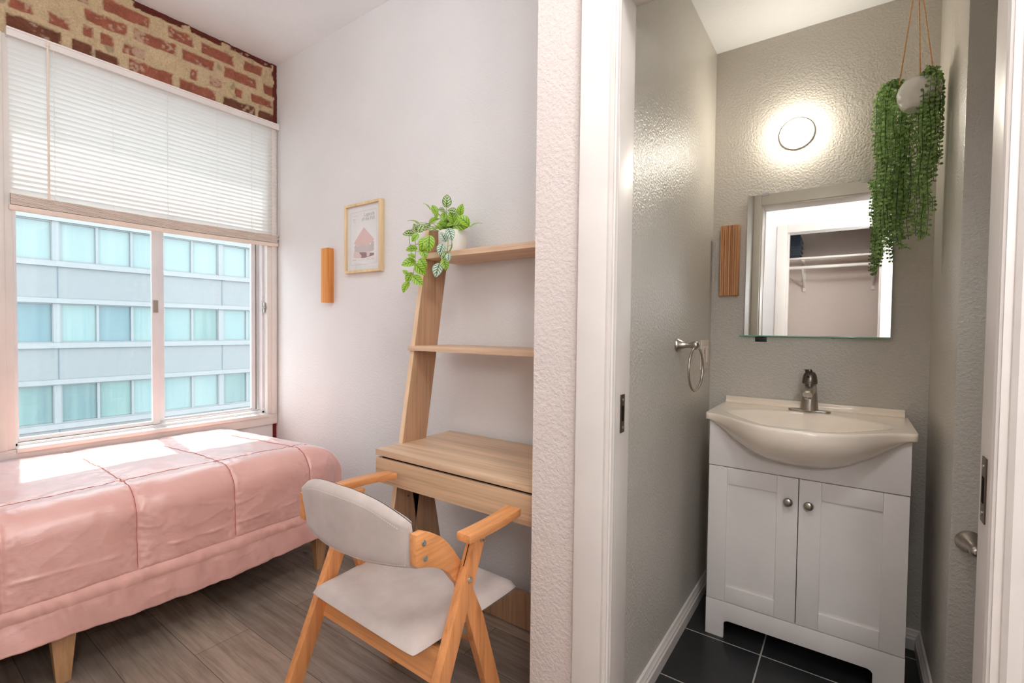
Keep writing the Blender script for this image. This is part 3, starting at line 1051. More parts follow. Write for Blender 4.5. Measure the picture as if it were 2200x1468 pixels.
def comforter_point(u, v):
    a, b = u - u_edge, v - v_edge
    a_, b_ = max(a, 0.0) * AMAX / 0.46, max(b, 0.0) * AMAX / 0.46
    fx, dx = over(a_, RR, 0.055)
    fy, dy = over(b_ * BMAX / AMAX, RF, 0.06)
    drop = (dx ** 5 + dy ** 5) ** 0.2
    x = min(u, u_edge) - 2.752 + fx
    y = min(v, v_edge) + v0 + fy - 0.075 * sstep((v - 1.0) / 0.7) * min(1.0, max(0.0, (u_edge - min(u, u_edge)) / 0.6))
    z = ZTOP - drop
    # gentle sag and hump of the top
    top = max(0.0, 1 - drop / 0.12)
    w1 = mnoise.noise(Vector((x * 2.2, y * 2.0, 0.3)))
    w2 = mnoise.noise(Vector((x * 7.0, y * 5.0 + z * 3, z * 6 + 2.3)))
    w3 = mnoise.noise(Vector((x * 16.0 + y * 4, y * 20.0, z * 14 + 5.3)))
    w4 = mnoise.noise(Vector((x * 5 + 3, y * 34.0 + z * 9, z * 9)))
    # quilting: distance to the stitched lines
    ucoord, vcoord = x if a <= 0 else XE + a_, y if b <= 0 else YE + b_
    dv = min(abs(vcoord - s) for s in SEAM_Y)
    du = min([abs(ucoord - s) for s in (SX[0], SX[2])] + [abs(ucoord - (XE + AMAX - 0.125))])
    if a_ > AMAX - 0.125 or b_ > AMAX - 0.125:
        dv = 1.0
    puff = (0.009 - 0.005 * sstep(1 - drop / 0.05)) * (1 - math.exp(-(min(du, 0.5) / 0.05))) * (1 - math.exp(-(min(dv, 0.5) / 0.05)))
    w5 = mnoise.noise(Vector((x * 9 + y * 13, (y * 6 - z * 15) * 0.6, z * 20 + 1.7)))
    face = sstep(drop / 0.12)
    crease = math.exp(-(((drop - 0.205 + 0.012 * math.sin(y * 6)) / 0.005) ** 2)) * (0.6 + w3)
    n = (0.006 - 0.003 * sstep(1 - drop / 0.04)) * w2 + (0.0022 + 0.0015 * face) * w3 + puff + face * 0.0025 * max(0.0, 0.22 - abs(w5)) * 4 * 0.5 + 0.0035 * crease * face
    hemk = sstep((max(a_, b_) - (AMAX - 0.13)) / 0.05)
    n += hemk * (0.008 * w4 + 0.006 * w2)
    seam = math.exp(-((du / 0.005) ** 2)) * 0.004 + math.exp(-((dv / 0.005) ** 2)) * (0.005 if dv < 0.5 else 0)
    n -= seam * (1 - 0.6 * sstep(1 - drop / 0.03))
    n += 0.0026 * (math.exp(-((dv / 0.035) ** 2)) + math.exp(-((du / 0.035) ** 2))) * mnoise.noise(Vector((x * 60, y * 60, z * 60)))
    # outward direction
    ta, tb = min(1.0, a_ / q_), min(1.0, b_ / q_)
    nx, ny = math.sin(ta * PI / 2), math.sin(tb * PI / 2)
    nz = math.cos(max(ta, tb) * PI / 2)
    L = math.sqrt(nx * nx + ny * ny + nz * nz) or 1.0
    if a_ > 0 and b_ > 0:
        # soften the corner into a round column of cloth
        s = sstep(min(ta, tb))
        x -= 0.030 * s
        y -= 0.030 * s
    x += nx / L * n
    y += ny / L * n
    z += nz / L * n + 0.012 * w1 * top * sstep(u / 0.2) - 0.012 * (1 - sstep(u / 0.12))
    # the hem hangs a little uneven
    z += (0.012 * math.sin(y * 5.1 + 0.8) + 0.007 * w2) * sstep((max(a_, b_) - 0.30) / 0.17)
    return (max(x, -2.752), min(y, 1.488), z)


cf = MB()
P = [[comforter_point(u, v) for v in VS] for u in US]
cf.grid(P, len(US), len(VS))
comf = cf.build('comforter', M['comforter'], smooth=True, angle=180, normals=True)
sm = comf.modifiers.new('thickness', 'SOLIDIFY')
sm.thickness = 0.014
sm.offset = -1
tag(comf, 'peach pink quilted comforter draped over the bed', 'comforter')
# stitched band above the hem: thin raised strip that follows the cloth
ub = [u_edge + 0.46 * t / AMAX for t in np.linspace(AMAX - 0.128, AMAX - 0.088, 5)]
bd = MB()
P = []
for i, u in enumerate(ub):
    row = []
    for v in VS[:len(VS) - 60:1]:
        p = comforter_point(u, v)
        row.append((p[0] + (0.0045 if 0 < i < 4 else 0.0005), p[1], p[2]))
    P.append(row)
bd.grid(P, len(ub), len(P[0]))
bd.build('hem_band', M['piping'], comf, smooth=True, angle=180)
M['pink_thread'] = plain('deep pink seam thread', (196, 112, 104), 0.7, 0.3)


def seam_line(pairs):
    m = MB()
    pts = [Vector(comforter_point(u, v)) for u, v in pairs]
    m.tube([p + Vector((0.0012, 0, 0.0012)) for p in pts], 0.0011, 4)
    m.build('seam', M['pink_thread'], comf)


for k in range(4, 8):
    vv_ = SEAM_Y[k] - v0
    if vv_ < v_edge:
        seam_line([(u, vv_) for u in np.linspace(0.25, u_edge + 0.46 * (AMAX - 0.135) / AMAX, 110)])
seam_line([(SX[0] + 2.752, v) for v in np.linspace(0.60, v_edge + 0.10, 120)])
tie = MB()
tp = [(-1.930, 1.278, 0.262), (-1.918, 1.290, 0.245), (-1.915, 1.296, 0.222), (-1.917, 1.306, 0.196), (-1.914, 1.303, 0.180)]
P = [[(p[0] + s * 0.003, p[1] + s * 0.012 * (1 - 0.4 * i / 4), p[2]) for s in (-1, 0, 1)] for i, p in enumerate(tp)]
tie.grid(P, 5, 3)
t_o = tie.build('corner_tie', M['piping'], comf, smooth=True)
t_o.modifiers.new('thickness', 'SOLIDIFY').thickness = 0.002

# ------------------------------------------------------------------ ladder desk
dk = thing('ladder_desk', (-1.04, 1.29, ZF), 'light oak ladder desk with two shelves against the wall', 'desk')
DX0, DX1 = -1.366, -0.670
UT = 0.020


def upright(x0, x1):
    """leaning front board: front edge runs from the floor to the top"""
    m = MB()
    y0 = 1.205 + 0.160 * (ZF - 0.766)
    y1 = 1.205 + 0.160 * (1.565 - 0.766)
    m.prism([(y0, ZF), (y0 + 0.121, ZF), (y1 + 0.121, 1.565), (y1, 1.565)], (x0, 0, 0), (0, 1, 0), (0, 0, 1), (x1 - x0, 0, 0))
    o = m.build('upright', M['oak_side'], dk, 0.001)
    e = MB()
    e.prism([(y0 - 0.0012, ZF), (y0 + 0.0006, ZF), (y1 + 0.0006, 1.565), (y1 - 0.0012, 1.565)], (x0, 0, 0), (0, 1, 0), (0, 0, 1), (x1 - x0, 0, 0))
    e.build('edge_band', M['oak_edge'], o)
    r = MB()
    a0, a1 = 1.335, 1.212
    r.prism([(a0, ZF), (a0 + 0.125, ZF), (a1 + 0.120, 0.70), (a1 + 0.02, 0.70)], (x0, 0, 0), (0, 1, 0), (0, 0, 1), (x1 - x0, 0, 0))
    ro = r.build('rear_leg', M['oak_side'], dk, 0.001)
    e = MB()
    e.prism([(a0 - 0.0012, ZF), (a0 + 0.0006, ZF), (a1 + 0.0206, 0.70), (a1 + 0.0188, 0.70)], (x0, 0, 0), (0, 1, 0), (0, 0, 1), (x1 - x0, 0, 0))
    e.build('edge_band', M['oak_edge'], ro)
    return o


upright(DX0, DX0 + UT)
upright(DX1 - UT, DX1)
top = MB().box(DX0 + 0.002, DX1 + 0.002, 1.093, 1.482, 0.728, 0.749).build('desktop', M['oak'], dk, 0.0012)
box('drawer_box', M['dark_gap'], (DX0 + UT + 0.004, DX1 - UT - 0.004, 1.106, 1.40, 0.650, 0.728), dk)
box('drawer_front', M['oak_front'], (DX0 + 0.003, DX1 + 0.001, 1.094, 1.114, 0.633, 0.7195), dk, 0.0012)
box('bottom_panel', M['oak_side'], (DX0 + UT, DX1 - UT, 1.114, 1.42, 0.640, 0.650), dk)
box('shelf', M['oak_shelf'], (DX0 + UT + 0.0005, DX1 - UT - 0.0005, 1.302, 1.492, 1.444, 1.465), dk, 0.001)
box('shelf', M['oak_shelf'], (DX0 - 0.004, DX1 + 0.001, 1.248, 1.470, 1.093, 1.112), dk, 0.001)
box('rear_board', M['oak_side'], (DX0 + UT + 0.0005, DX1 - UT - 0.0005, 1.445, 1.462, 0.070, 0.205), dk, 0.001)
for y, z in ((1.232, 0.545), (1.292, 0.548)):
    MB().lathe([(0.0045, 0), (0.0045, 0.0012), (0.0015, 0.0016)], (DX0 + UT, y, z), (1, 0, 0), 12).build('screw', M['dark_nickel'], dk, smooth=True)

# ------------------------------------------------------------------ trailing plant in a white pot
PX, PY, PZ = -1.277, 1.392, 1.4655
pp = thing('potted_plant', (PX, PY, PZ), 'trailing plant with veined leaves in a white pot on the top shelf', 'plant')
pot = MB().lathe([(0.044, 0), (0.050, 0.002), (0.0555, 0.012), (0.0565, 0.060), (0.0575, 0.088), (0.0565, 0.0905), (0.0535, 0.088), (0.052, 0.072), (0.0, 0.072)], (PX, PY, PZ), seg=40)
pot.build('pot', M['white_pot'], pp, smooth=True, angle=50)
MB().lathe([(0.0525, 0.066), (0.050, 0.078), (0.02, 0.082), (0, 0.082)], (PX, PY, PZ), seg=20).build('soil', M['soil'], pp, smooth=True)
LV = [(-1.272, 1.352, 1.668, 0.046, 90, 1), (-1.388, 1.364, 1.667, 0.035, 150, 0), (-1.394, 1.409, 1.663, 0.038, 100, 0), (-1.34, 1.392, 1.651, 0.023, 170, 1), (-1.246, 1.353, 1.627, 0.035, 170, 1), (-1.227, 1.38, 1.634, 0.041, 80, 0), (-1.316, 1.383, 1.62, 0.041, 80, 0), (-1.25, 1.358, 1.607, 0.044, 100, 0), (-1.394, 1.404, 1.619, 0.041, 30, 0), (-1.19, 1.354, 1.585, 0.052, 150, 0), (-1.22, 1.376, 1.573, 0.058, 10, 0), (-1.158, 1.386, 1.573, 0.046, 20, 0), (-1.33, 1.379, 1.587, 0.049, 200, 0), (-1.351, 1.258, 1.582, 0.044, 165, 0), (-1.351, 1.265, 1.558, 0.029, 110, 1), (-1.399, 1.273, 1.544, 0.044, 180, 1), (-1.334, 1.246, 1.517, 0.035, 230, 0), (-1.318, 1.261, 1.553, 0.035, 60, 1), (-1.428, 1.401, 1.599, 0.029, 30, 1), (-1.261, 1.247, 1.488, 0.055, 270, 0), (-1.281, 1.235, 1.486, 0.046, 250, 0), (-1.383, 1.274, 1.484, 0.041, 190, 0), (-1.288, 1.247, 1.456, 0.041, 300, 0), (-1.175, 1.268, 1.517, 0.044, 280, 2), (-1.222, 1.281, 1.514, 0.038, 120, 2), (-1.174, 1.274, 1.476, 0.046, 265, 0), (-1.225, 1.271, 1.467, 0.041, 250, 2), (-1.214, 1.279, 1.444, 0.035, 60, 1), (-1.178, 1.261, 1.433, 0.029, 280, 2), (-1.387, 1.263, 1.429, 0.052, 200, 0), (-1.294, 1.25, 1.417, 0.041, 310, 0), (-1.296, 1.239, 1.394, 0.049, 320, 0), (-1.401, 1.261, 1.393, 0.023, 140, 0), (-1.394, 1.272, 1.373, 0.044, 240, 0), (-1.315, 1.243, 1.356, 0.046, 310, 0), (-1.401, 1.26, 1.336, 0.044, 250, 0), (-1.238, 1.267, 1.392, 0.049, 260, 2), (-1.21, 1.278, 1.412, 0.041, 275, 0), (-1.372, 1.264, 1.454, 0.026, 170, 0), (-1.265, 1.362, 1.579, 0.029, 200, 0), (-1.278, 1.411, 1.626, 0.023, 45, 2), (-1.282, 1.276, 1.549, 0.023, 200, 1), (-1.374, 1.4, 1.636, 0.023, 60, 0)]
_rng = random.Random(5)
FACE = Vector((0.55, -0.80, 0.25)).normalized()


class Leaves(MB):
    def __init__(self):
        super().__init__()
        self.luv = []

    def leaf(self, c, length, width, tip, nrm, curl=0.25, cup=0.18, nl=7, nw=5):
        c, tip, nrm = Vector(c), Vector(tip).normalized(), Vector(nrm).normalized()
        side = tip.cross(nrm).normalized()
        nrm = side.cross(tip).normalized()
        P = []
        o = len(self.v)
        for i in range(nl):
            t = i / (nl - 1)
            w = width / 2 * (math.sin(PI * min(1.0, (t * 0.93 + 0.05)) ** 0.82) ** 0.75)
            for j in range(nw):
                s = (j / (nw - 1)) * 2 - 1
                p = c + tip * ((t - 0.5) * length) + side * (s * w) + nrm * (-curl * length * (t - 0.5) ** 2 * 1.6 + cup * width * (abs(s) - 0.5) * 0.35)
                P.append(p)
                self.luv.append(((s + 1) / 2, t))
        self.v += [tuple(p) for p in P]
        for i in range(nl - 1):
            for j in range(nw - 1):
                self.f.append((o + i * nw + j, o + (i + 1) * nw + j, o + (i + 1) * nw + j + 1, o + i * nw + j + 1))

    def finish(self, name, mat, parent):
        ob = self.build(name, mat, parent, smooth=True, angle=180, normals=False)
        uv = ob.data.uv_layers.new(name='leaf')
        for lp in ob.data.loops:
            uv.data[lp.index].uv = self.luv[lp.vertex_index]
        return ob


kinds = {0: 'leaf_green', 1: 'leaf_dark', 2: 'leaf_pale'}
LFS = {k: Leaves() for k in kinds}
stems = MB()
camr, camu, camf = camera_axes()
for i, (x, y, z, s, ang, k) in enumerate(LV):
    a = R(ang)
    side_dir = Vector((0.75, 0.60, 0)).normalized()
    tip = side_dir * math.cos(a) + Vector((0, 0, 1)) * math.sin(a)
    tip = tip + Vector((_rng.uniform(-.2, .2), _rng.uniform(-.25, .1), _rng.uniform(-.15, .15)))
    thin = i in (1, 11, 13, 25)
    nrm = FACE + Vector((_rng.uniform(-.35, .35), _rng.uniform(-.25, .25), _rng.uniform(-.2, .35)))
    if thin:
        nrm = Vector((0.15, -0.35, 1.0)) if i != 25 else Vector((1.0, 0.75, 0.1))
    LFS[k].leaf((x, y, z), s * 1.08, s * (0.80 if not thin else 0.6), tip, nrm, curl=0.35)
    base = Vector((x, y, z)) - tip.normalized() * s * 0.5
    if z > 1.53:
        root = Vector((PX + _rng.uniform(-.03, .03), PY + _rng.uniform(-.03, .02), PZ + 0.08))
        mid = (base + root) / 2 + Vector((0, 0, 0.02))
        stems.tube([root, mid, base], [0.0016, 0.0013, 0.0009], 6)
# a few more leaves filling the crown above the pot
for i in range(22):
    a = _rng.uniform(0, 2 * PI)
    rr = _rng.uniform(0.0, 0.055)
    c = (PX + rr * math.cos(a) - 0.012, PY + rr * math.sin(a) * 0.8, PZ + 0.098 + _rng.uniform(0, 0.055) * (1 - rr / 0.08))
    tip = Vector((math.cos(a), math.sin(a), _rng.uniform(-.1, .8)))
    LFS[0 if i % 4 else 1].leaf(c, 0.040, 0.032, tip, Vector((0.3, -0.5, 0.8)) + Vector((_rng.uniform(-.4, .4),) * 3), curl=0.4)
# trailing stems
tr1 = [(PX - 0.03, PY - 0.03, PZ + 0.085), (-1.33, 1.30, 1.565), (-1.345, 1.262, 1.54), (-1.335, 1.250, 1.49), (-1.338, 1.252, 1.44), (-1.347, 1.255, 1.40), (-1.36, 1.262, 1.37)]
tr2 = [(PX + 0.03, PY - 0.045, PZ + 0.085), (-1.205, 1.285, 1.54), (-1.19, 1.272, 1.49), (-1.195, 1.270, 1.44), (-1.215, 1.270, 1.415)]
tr3 = [(PX - 0.04, PY - 0.02, PZ + 0.09), (-1.36, 1.32, 1.575), (-1.385, 1.275, 1.555), (-1.39, 1.270, 1.52), (-1.372, 1.265, 1.47)]


def smooth_path(pts, n=24):
    pts = [Vector(p) for p in pts]
    out = []
    m = len(pts) - 1
    for k in range(n + 1):
        t = k / n * m
        i = min(int(t), m - 1)
        q = t - i
        p0, p1, p2, p3 = pts[max(i - 1, 0)], pts[i], pts[i + 1], pts[min(i + 2, m)]
        out.append(0.5 * ((2 * p1) + (p2 - p0) * q + (2 * p0 - 5 * p1 + 4 * p2 - p3) * q * q + (3 * p1 - p0 - 3 * p2 + p3) * q ** 3))
    return out


for t in (tr1, tr2, tr3):
    stems.tube(smooth_path(t), 0.0014, 6)
for (x, y, z, s, ang, k) in LV:
    if z <= 1.53 or (y < 1.29):
        best = min((Vector(p) for t in (tr1, tr2, tr3) for p in smooth_path(t)), key=lambda p: (p - Vector((x, y, z))).length)
        stems.tube([best, (best + Vector((x, y, z))) / 2 + Vector((0, 0, 0.004)), Vector((x, y, z))], 0.0009, 5)
for k, L in LFS.items():
    L.finish('foliage', M[kinds[k]], pp)
stems.build('stems', M['stem'], pp, smooth=True)

# ------------------------------------------------------------------ wall pieces in the bedroom
wb = MB().prism([(-2.268, 1.462), (-2.210, 1.462), (-2.213, 1.4995), (-2.265, 1.4995)], (0, 0, 1.306), (1, 0, 0), (0, 1, 0), (0, 0, 0.282))
tag(wb.build('wooden_wall_block', M['cedar'], bevel=0.0012), 'orange cedar block fixed upright on the desk wall', 'wall decor')

pf = thing('picture_frame', (-1.970, 1.49, 1.443), 'framed print with a pink diamond mountain on the desk wall', 'picture')
FX_0, FX_1, FZ0, FZ1 = -2.090, -1.812, 1.447, 1.787
fw = 0.013
m = MB()
yb0, yb1 = 1.474, 1.4995
m.box(FX_0, FX_0 + fw, yb0, yb1, FZ0, FZ1).box(FX_1 - fw, FX_1, yb0, yb1, FZ0, FZ1)
m.box(FX_0 + fw, FX_1 - fw, yb0, yb1, FZ0, FZ0 + fw).box(FX_0 + fw, FX_1 - fw, yb0, yb1, FZ1 - fw, FZ1)
m.build('frame', M['pine'], pf, 0.001)
M['paper'] = plain('print paper', (244, 242, 240), 0.7, 0.2)
M['ink_pink'] = plain('pink ink', (232, 196, 192), 0.7, 0.2)
M['ink_pale'] = plain('pale rose ink', (236, 216, 212), 0.7, 0.2)
M['ink_grey'] = plain('grey ink', (176, 168, 166), 0.7, 0.2)
M['ink_mauve'] = plain('mauve ink', (158, 134, 138), 0.7, 0.2)
M['ink_mid'] = plain('soft grey rose ink', (212, 200, 198), 0.7, 0.2)
pr = box('print', M['paper'], (FX_0 + fw - 0.002, FX_1 - fw + 0.002, 1.487, 1.4992, FZ0 + fw - 0.002, FZ1 - fw + 0.002), pf)
# printed area: x 0..1, z 0..1
AX0, AX1, AZ0, AZ1 = -2.052, -1.852, 1.487, 1.747


def A(u, v):
    return (lerp(AX0, AX1, u), lerp(AZ0, AZ1, v))


def ink(poly, mat, name, lift=0.0004):
    m = MB()
    q = [A(*p) for p in poly]
    m.prism([(a, b) for a, b in q], (0, 1.487 - lift, 0), (1, 0, 0), (0, 0, 1), (0, lift * 0.9, 0))
    return m.build(name, mat, pr)


bl_ = MB()
for (u0, v0_, u1, v1_) in ((0, 0, 1, 0.004), (0, 0.996, 1, 1), (0, 0, 0.005, 1), (0.995, 0, 1, 1)):
    a, b = A(u0, v0_), A(u1, v1_)
    bl_.box(a[0], b[0], 1.4864, 1.487, a[1], b[1])
bl_.build('border_line', M['ink_mid'], pr)
ink([(0.52, 0.695), (0.91, 0.44), (0.80, 0.395), (0.70, 0.36), (0.62, 0.34), (0.50, 0.35), (0.36, 0.35), (0.24, 0.375), (0.13, 0.41), (0.18, 0.455), (0.30, 0.545)], M['ink_pink'], 'mountain')
g = [(0.15, 0.36), (0.22, 0.385), (0.27, 0.345), (0.33, 0.395), (0.39, 0.35), (0.45, 0.40), (0.51, 0.36), (0.57, 0.385), (0.62, 0.33), (0.70, 0.37), (0.76, 0.35), (0.82, 0.405), (0.90, 0.41), (0.90, 0.24), (0.70, 0.22), (0.55, 0.235), (0.42, 0.24), (0.30, 0.245), (0.16, 0.245)]
ink(g, M['ink_mid'], 'rocks', 0.0006)
ink([(0.12, 0.145), (0.12, 0.245), (0.20, 0.262), (0.30, 0.245), (0.36, 0.215), (0.44, 0.16), (0.40, 0.125), (0.25, 0.13)], M['ink_pale'], 'blossom', 0.0009)
ink([(0.33, 0.235), (0.55, 0.225), (0.70, 0.205), (0.90, 0.195), (0.90, 0.150), (0.55, 0.118), (0.40, 0.125), (0.44, 0.160)], M['ink_mauve'], 'shore', 0.0008)
ink([(0.63, 0.235), (0.73, 0.225), (0.75, 0.17), (0.70, 0.135), (0.63, 0.145)], M['ink_pale'], 'waterfall', 0.0011)
tm = MB()
for s_, sz, u, v in (('Legends', 0.0245, 0.92, 0.895), ('of the Fall', 0.0245, 0.92, 0.815)):
    a = A(u, v)
    tm.add(*text_mesh(s_, sz, (a[0], 1.4864, a[1]), 'RIGHT'))
tm.build('lettering', M['ink_grey'], pr, normals=False, label='two lines of thin grey lettering')
for u0, u1, v, h in ((0.09, 0.28, 0.925, 0.005), (0.09, 0.20, 0.86, 0.010), (0.09, 0.17, 0.84, 0.006), (0.09, 0.20, 0.81, 0.006), (0.09, 0.22, 0.085, 0.012), (0.62, 0.72, 0.085, 0.010), (0.80, 0.90, 0.085, 0.010)):
    a, b = A(u0, v), A(u1, v + h)
    MB().box(a[0], b[0], 1.4864, 1.487, a[1], b[1]).build('small_print', M['ink_mid'], pr)
box('glass', M['pane_picture'], (FX_0 + fw - 0.001, FX_1 - fw + 0.001, 1.4800, 1.4815, FZ0 + fw - 0.001, FZ1 - fw + 0.001), pf)

# white cable end peeping out beside the partition
cb = MB().tube(smooth_path([(-0.672, 1.075, ZF + 0.006), (-0.700, 1.085, ZF + 0.03), (-0.712, 1.09, 0.125), (-0.702, 1.09, 0.155), (-0.676, 1.085, 0.150)]), 0.0035, 8)
tag(cb.build('power_cable', M['white_plastic'], smooth=True), 'white cable looping up from the floor beside the partition', 'cable')

# ------------------------------------------------------------------ folding armchair
ch = thing('folding_armchair', (-1.0, 0.92, ZF), 'orange beech folding armchair with taupe upholstery at the desk', 'chair')


def py(z):
    return 0.640 + 0.425 * z


for s, xo in ((1, -0.742), (-1, -1.256)):
    xi = xo - s * 0.024
    # rear leg that rises to the armrest
    m = MB()
    hw = 0.0245
    m.prism([(py(ZF) - hw, ZF), (py(ZF) + hw, ZF), (py(0.672) + hw, 0.672), (py(0.672) - hw, 0.672)], (xo, 0, 0), (0, 1, 0), (0, 0, 1), (xi - xo, 0, 0))
    lg = m.build('leg', M['beech_z'], ch, 0.003)
    MB().prism([(py(0.60) - hw - 0.0006, 0.60), (py(0.60) - hw + 0.01, 0.60), (py(0.668) - hw + 0.01, 0.668), (py(0.668) - hw - 0.0006, 0.668)], (xo - s * 0.0115, 0, 0), (0, 1, 0), (0, 0, 1), (-s * 0.0022, 0, 0)).build('slot', M['dark_gap'], lg)
    # front leg crossing it on the inside
    x2, x3 = xi - s * 0.003, xi - s * 0.026
    m = MB()
    fy = lambda z: 1.088 - 0.335 * z
    m.prism([(fy(ZF) - hw, ZF), (fy(ZF) + hw, ZF), (fy(0.43) + hw, 0.43), (fy(0.60) - 0.002, 0.60), (fy(0.62) - hw, 0.60), (fy(0.52) - hw, 0.50)], (x2, 0, 0), (0, 1, 0), (0, 0, 1), (x3 - x2, 0, 0))
    m.build('leg', M['beech_z'], ch, 0.003)
    # curved bracket that carries the backrest
    up = [(0.727, 0.722), (0.752, 0.722), (0.780, 0.709), (0.806, 0.692), (0.830, 0.670), (0.850, 0.645), (0.868, 0.620), (0.890, 0.590), (0.905, 0.565)]
    lo = [(0.893, 0.525), (0.872, 0.545), (0.856, 0.564), (0.833, 0.594), (0.812, 0.611), (0.790, 0.624), (0.764, 0.636), (0.738, 0.644), (0.728, 0.650)]
    m = MB().prism(up + lo, (x2 + s * 0.001, 0, 0), (0, 1, 0), (0, 0, 1), (-s * 0.021, 0, 0))
    bk = m.build('back_bracket', M['beech'], ch, 0.003)
    for (yy, zz) in ((0.750, 0.697), (0.755, 0.660)):
        b = MB().lathe([(0.0068, 0), (0.0068, 0.001), (0.0062, 0.0022), (0.0035, 0.0024), (0.003, 0.0008), (0.0, 0.0008)], (x2 + s * 0.001, yy, zz), (s, 0, 0), 16)
        b.build('bolt', M['steel'], bk, smooth=True, angle=35)
    for (yy, zz, rr) in ((0.880, 0.566, 0.0072), (0.924, 0.649, 0.0055)):
        b = MB().lathe([(rr, 0), (rr, 0.001), (rr * 0.9, 0.0024), (rr * 0.5, 0.0026), (rr * 0.42, 0.0008), (0.0, 0.0008)], (xo, yy, zz), (s, 0, 0), 16)
        if rr < 0.006:
            b.lathe([(0.0028, 0.002), (0.0028, 0.011), (0.001, 0.012)], (xo, yy, zz), (s, 0, 0), 10)
        b.build('bolt', M['steel'], lg, smooth=True, angle=35)
    # armrest, bowed outward in plan
    if s > 0:
        a0, a1, bow = Vector((-0.739, 0.850, 0)), Vector((-0.745, 1.068, 0)), 0.006
    else:
        a0, a1, bow = Vector((-1.286, 0.888, 0)), Vector((-1.254, 1.076, 0)), -0.012
    m = MB()
    outer, inner = [], []
    for t in np.linspace(0, 1, 9):
        c_ = a0.lerp(a1, t) + Vector((bow * math.sin(PI * t), 0, 0))
        wv = 0.0215 + 0.003 * t
        outer.append((c_.x + wv, c_.y))
        inner.append((c_.x - wv, c_.y))
    m.prism(outer + inner[::-1], (0, 0, 0.670), (1, 0, 0), (0, 1, 0), (0, 0, 0.021))
    m.build('armrest', M['beech'], ch, 0.004)
# rails
MB().beam((-1.232, 0.822, 0.374), (-0.766, 0.814, 0.374), (0, 0.30, 1), 0.078, 0.020).build('rear_rail', M['beech_x'], ch, 0.002)
MB().beam((-1.206, 0.985, 0.345), (-0.792, 0.985, 0.345), (0, -0.33, 1), 0.040, 0.018).build('front_rail', M['beech_x'], ch, 0.002)
MB().box(-0.862, -0.806, 0.965, 0.980, 0.352, 0.392).box(-0.850, -0.820, 0.955, 0.990, 0.388, 0.396).build('hinge', M['steel'], ch, 0.002)
# seat cushion
CORN = [Vector((-1.220, 0.756)), Vector((-0.792, 0.742)), Vector((-0.768, 1.126)), Vector((-1.238, 1.140))]


def seat_pt(u, v):
    p = CORN[0].lerp(CORN[1], u).lerp(CORN[3].lerp(CORN[2], u), v)
    return p


n_ = 34
rows_t, rows_b = [], []
for i in range(n_):
    rt, rb = [], []
    for j in range(n_):
        u, v = i / (n_ - 1), j / (n_ - 1)
        # squircle-ish rounding of the outline
        uu, vv = u * 2 - 1, v * 2 - 1
        k = 1 - 0.018 * (abs(uu) ** 10) * (abs(vv) ** 10)
        # waist where the frame legs pass
        p = seat_pt((uu * k + 1) / 2, (vv * k + 1) / 2)
        e = max(abs(uu), abs(vv))
        edge = (1 - e ** 12) ** 0.5 if e < 1 else 0.0
        z = 0.432 + 0.024 * edge + 0.004 * mnoise.noise(Vector((p.x * 9, p.y * 9, 3))) * edge - 0.004 * (1 - uu * uu) * (1 - vv * vv)
        z += 0.006 * vv * 0.3
        rt.append((p.x, p.y, z))
        rb.append((p.x, p.y, 0.430 - 0.012 * edge))
    rows_t.append(rt)
    rows_b.append(rb)
st = MB().grid(rows_t, n_, n_).grid(rows_b, n_, n_, True)
seat = st.build('seat', M['taupe'], ch, smooth=True, angle=60)
MB().prism([(-1.18, 0.80), (-0.83, 0.795), (-0.81, 1.09), (-1.20, 1.095)], (0, 0, 0.396), (1, 0, 0), (0, 1, 0), (0, 0, 0.027)).build('dust_cover', M['black_cloth'], seat, 0.006)
# backrest: curved padded panel, taller in the middle
nb, mb = 40, 15
front, back = [], []


def back_shape(u):
    x = lerp(-1.214, -0.789, (u + 1) / 2)
    k = 1 - u * u
    yc = 0.742 - 0.040 * k
    ztop = 0.742 + 0.056 * (1 - abs(u) ** 2.6)
    zbot = 0.632 - 0.012 * k
    return x, yc, ztop, zbot


for i in range(nb):
    u = i / (nb - 1) * 2 - 1
    x, yc, zt, zb = back_shape(u)
    fr_, bk_ = [], []
    for j in range(mb):
        v = j / (mb - 1) * 2 - 1
        e = max(abs(u) ** 10, abs(v) ** 6)
        th = 0.019 * math.sqrt(max(0.0, 1 - e))
        z = lerp(zb, zt, (v + 1) / 2)
        lean = -0.010 * v
        fr_.append((x, yc + lean + th * 0.9 + 0.002, z))
        bk_.append((x, yc + lean - th - 0.0012 * mnoise.noise(Vector((x * 14, z * 14, 1))), z))
    front.append(fr_)
    back.append(bk_)
bkm = MB().grid(front, nb, mb).grid(back, nb, mb, True)
backrest = bkm.build('backrest', M['taupe'], ch, smooth=True, angle=70)
# seam stitching along the cover: short thread dashes
M['thread'] = plain('pale thread', (232, 220, 208), 0.8, 0.2)
path = []
for i in range(nb * 2):
    u = lerp(-0.90, 0.90, i / (nb * 2 - 1))
    x, yc, zt, zb = back_shape(u)
    zz = zt - 0.022 - 0.010 * max(0, abs(u) - 0.6)
    v = (zz - zb) / (zt - zb) * 2 - 1
    t_ = 0.019 * math.sqrt(max(0.0, 1 - max(abs(u) ** 10, abs(v) ** 6)))
    path.append((x, yc - 0.010 * v - t_ - 0.0008, zz))
p2 = []
for i in range(nb * 2):
    u = lerp(-0.93, 0.93, i / (nb * 2 - 1))
    x, yc, zt, zb = back_shape(u)
    zz = zb + 0.013
    v = (zz - zb) / (zt - zb) * 2 - 1
    t_ = 0.019 * math.sqrt(max(0.0, 1 - max(abs(u) ** 10, abs(v) ** 6)))
    p2.append((x, yc - 0.010 * v - t_ - 0.0008, zz))
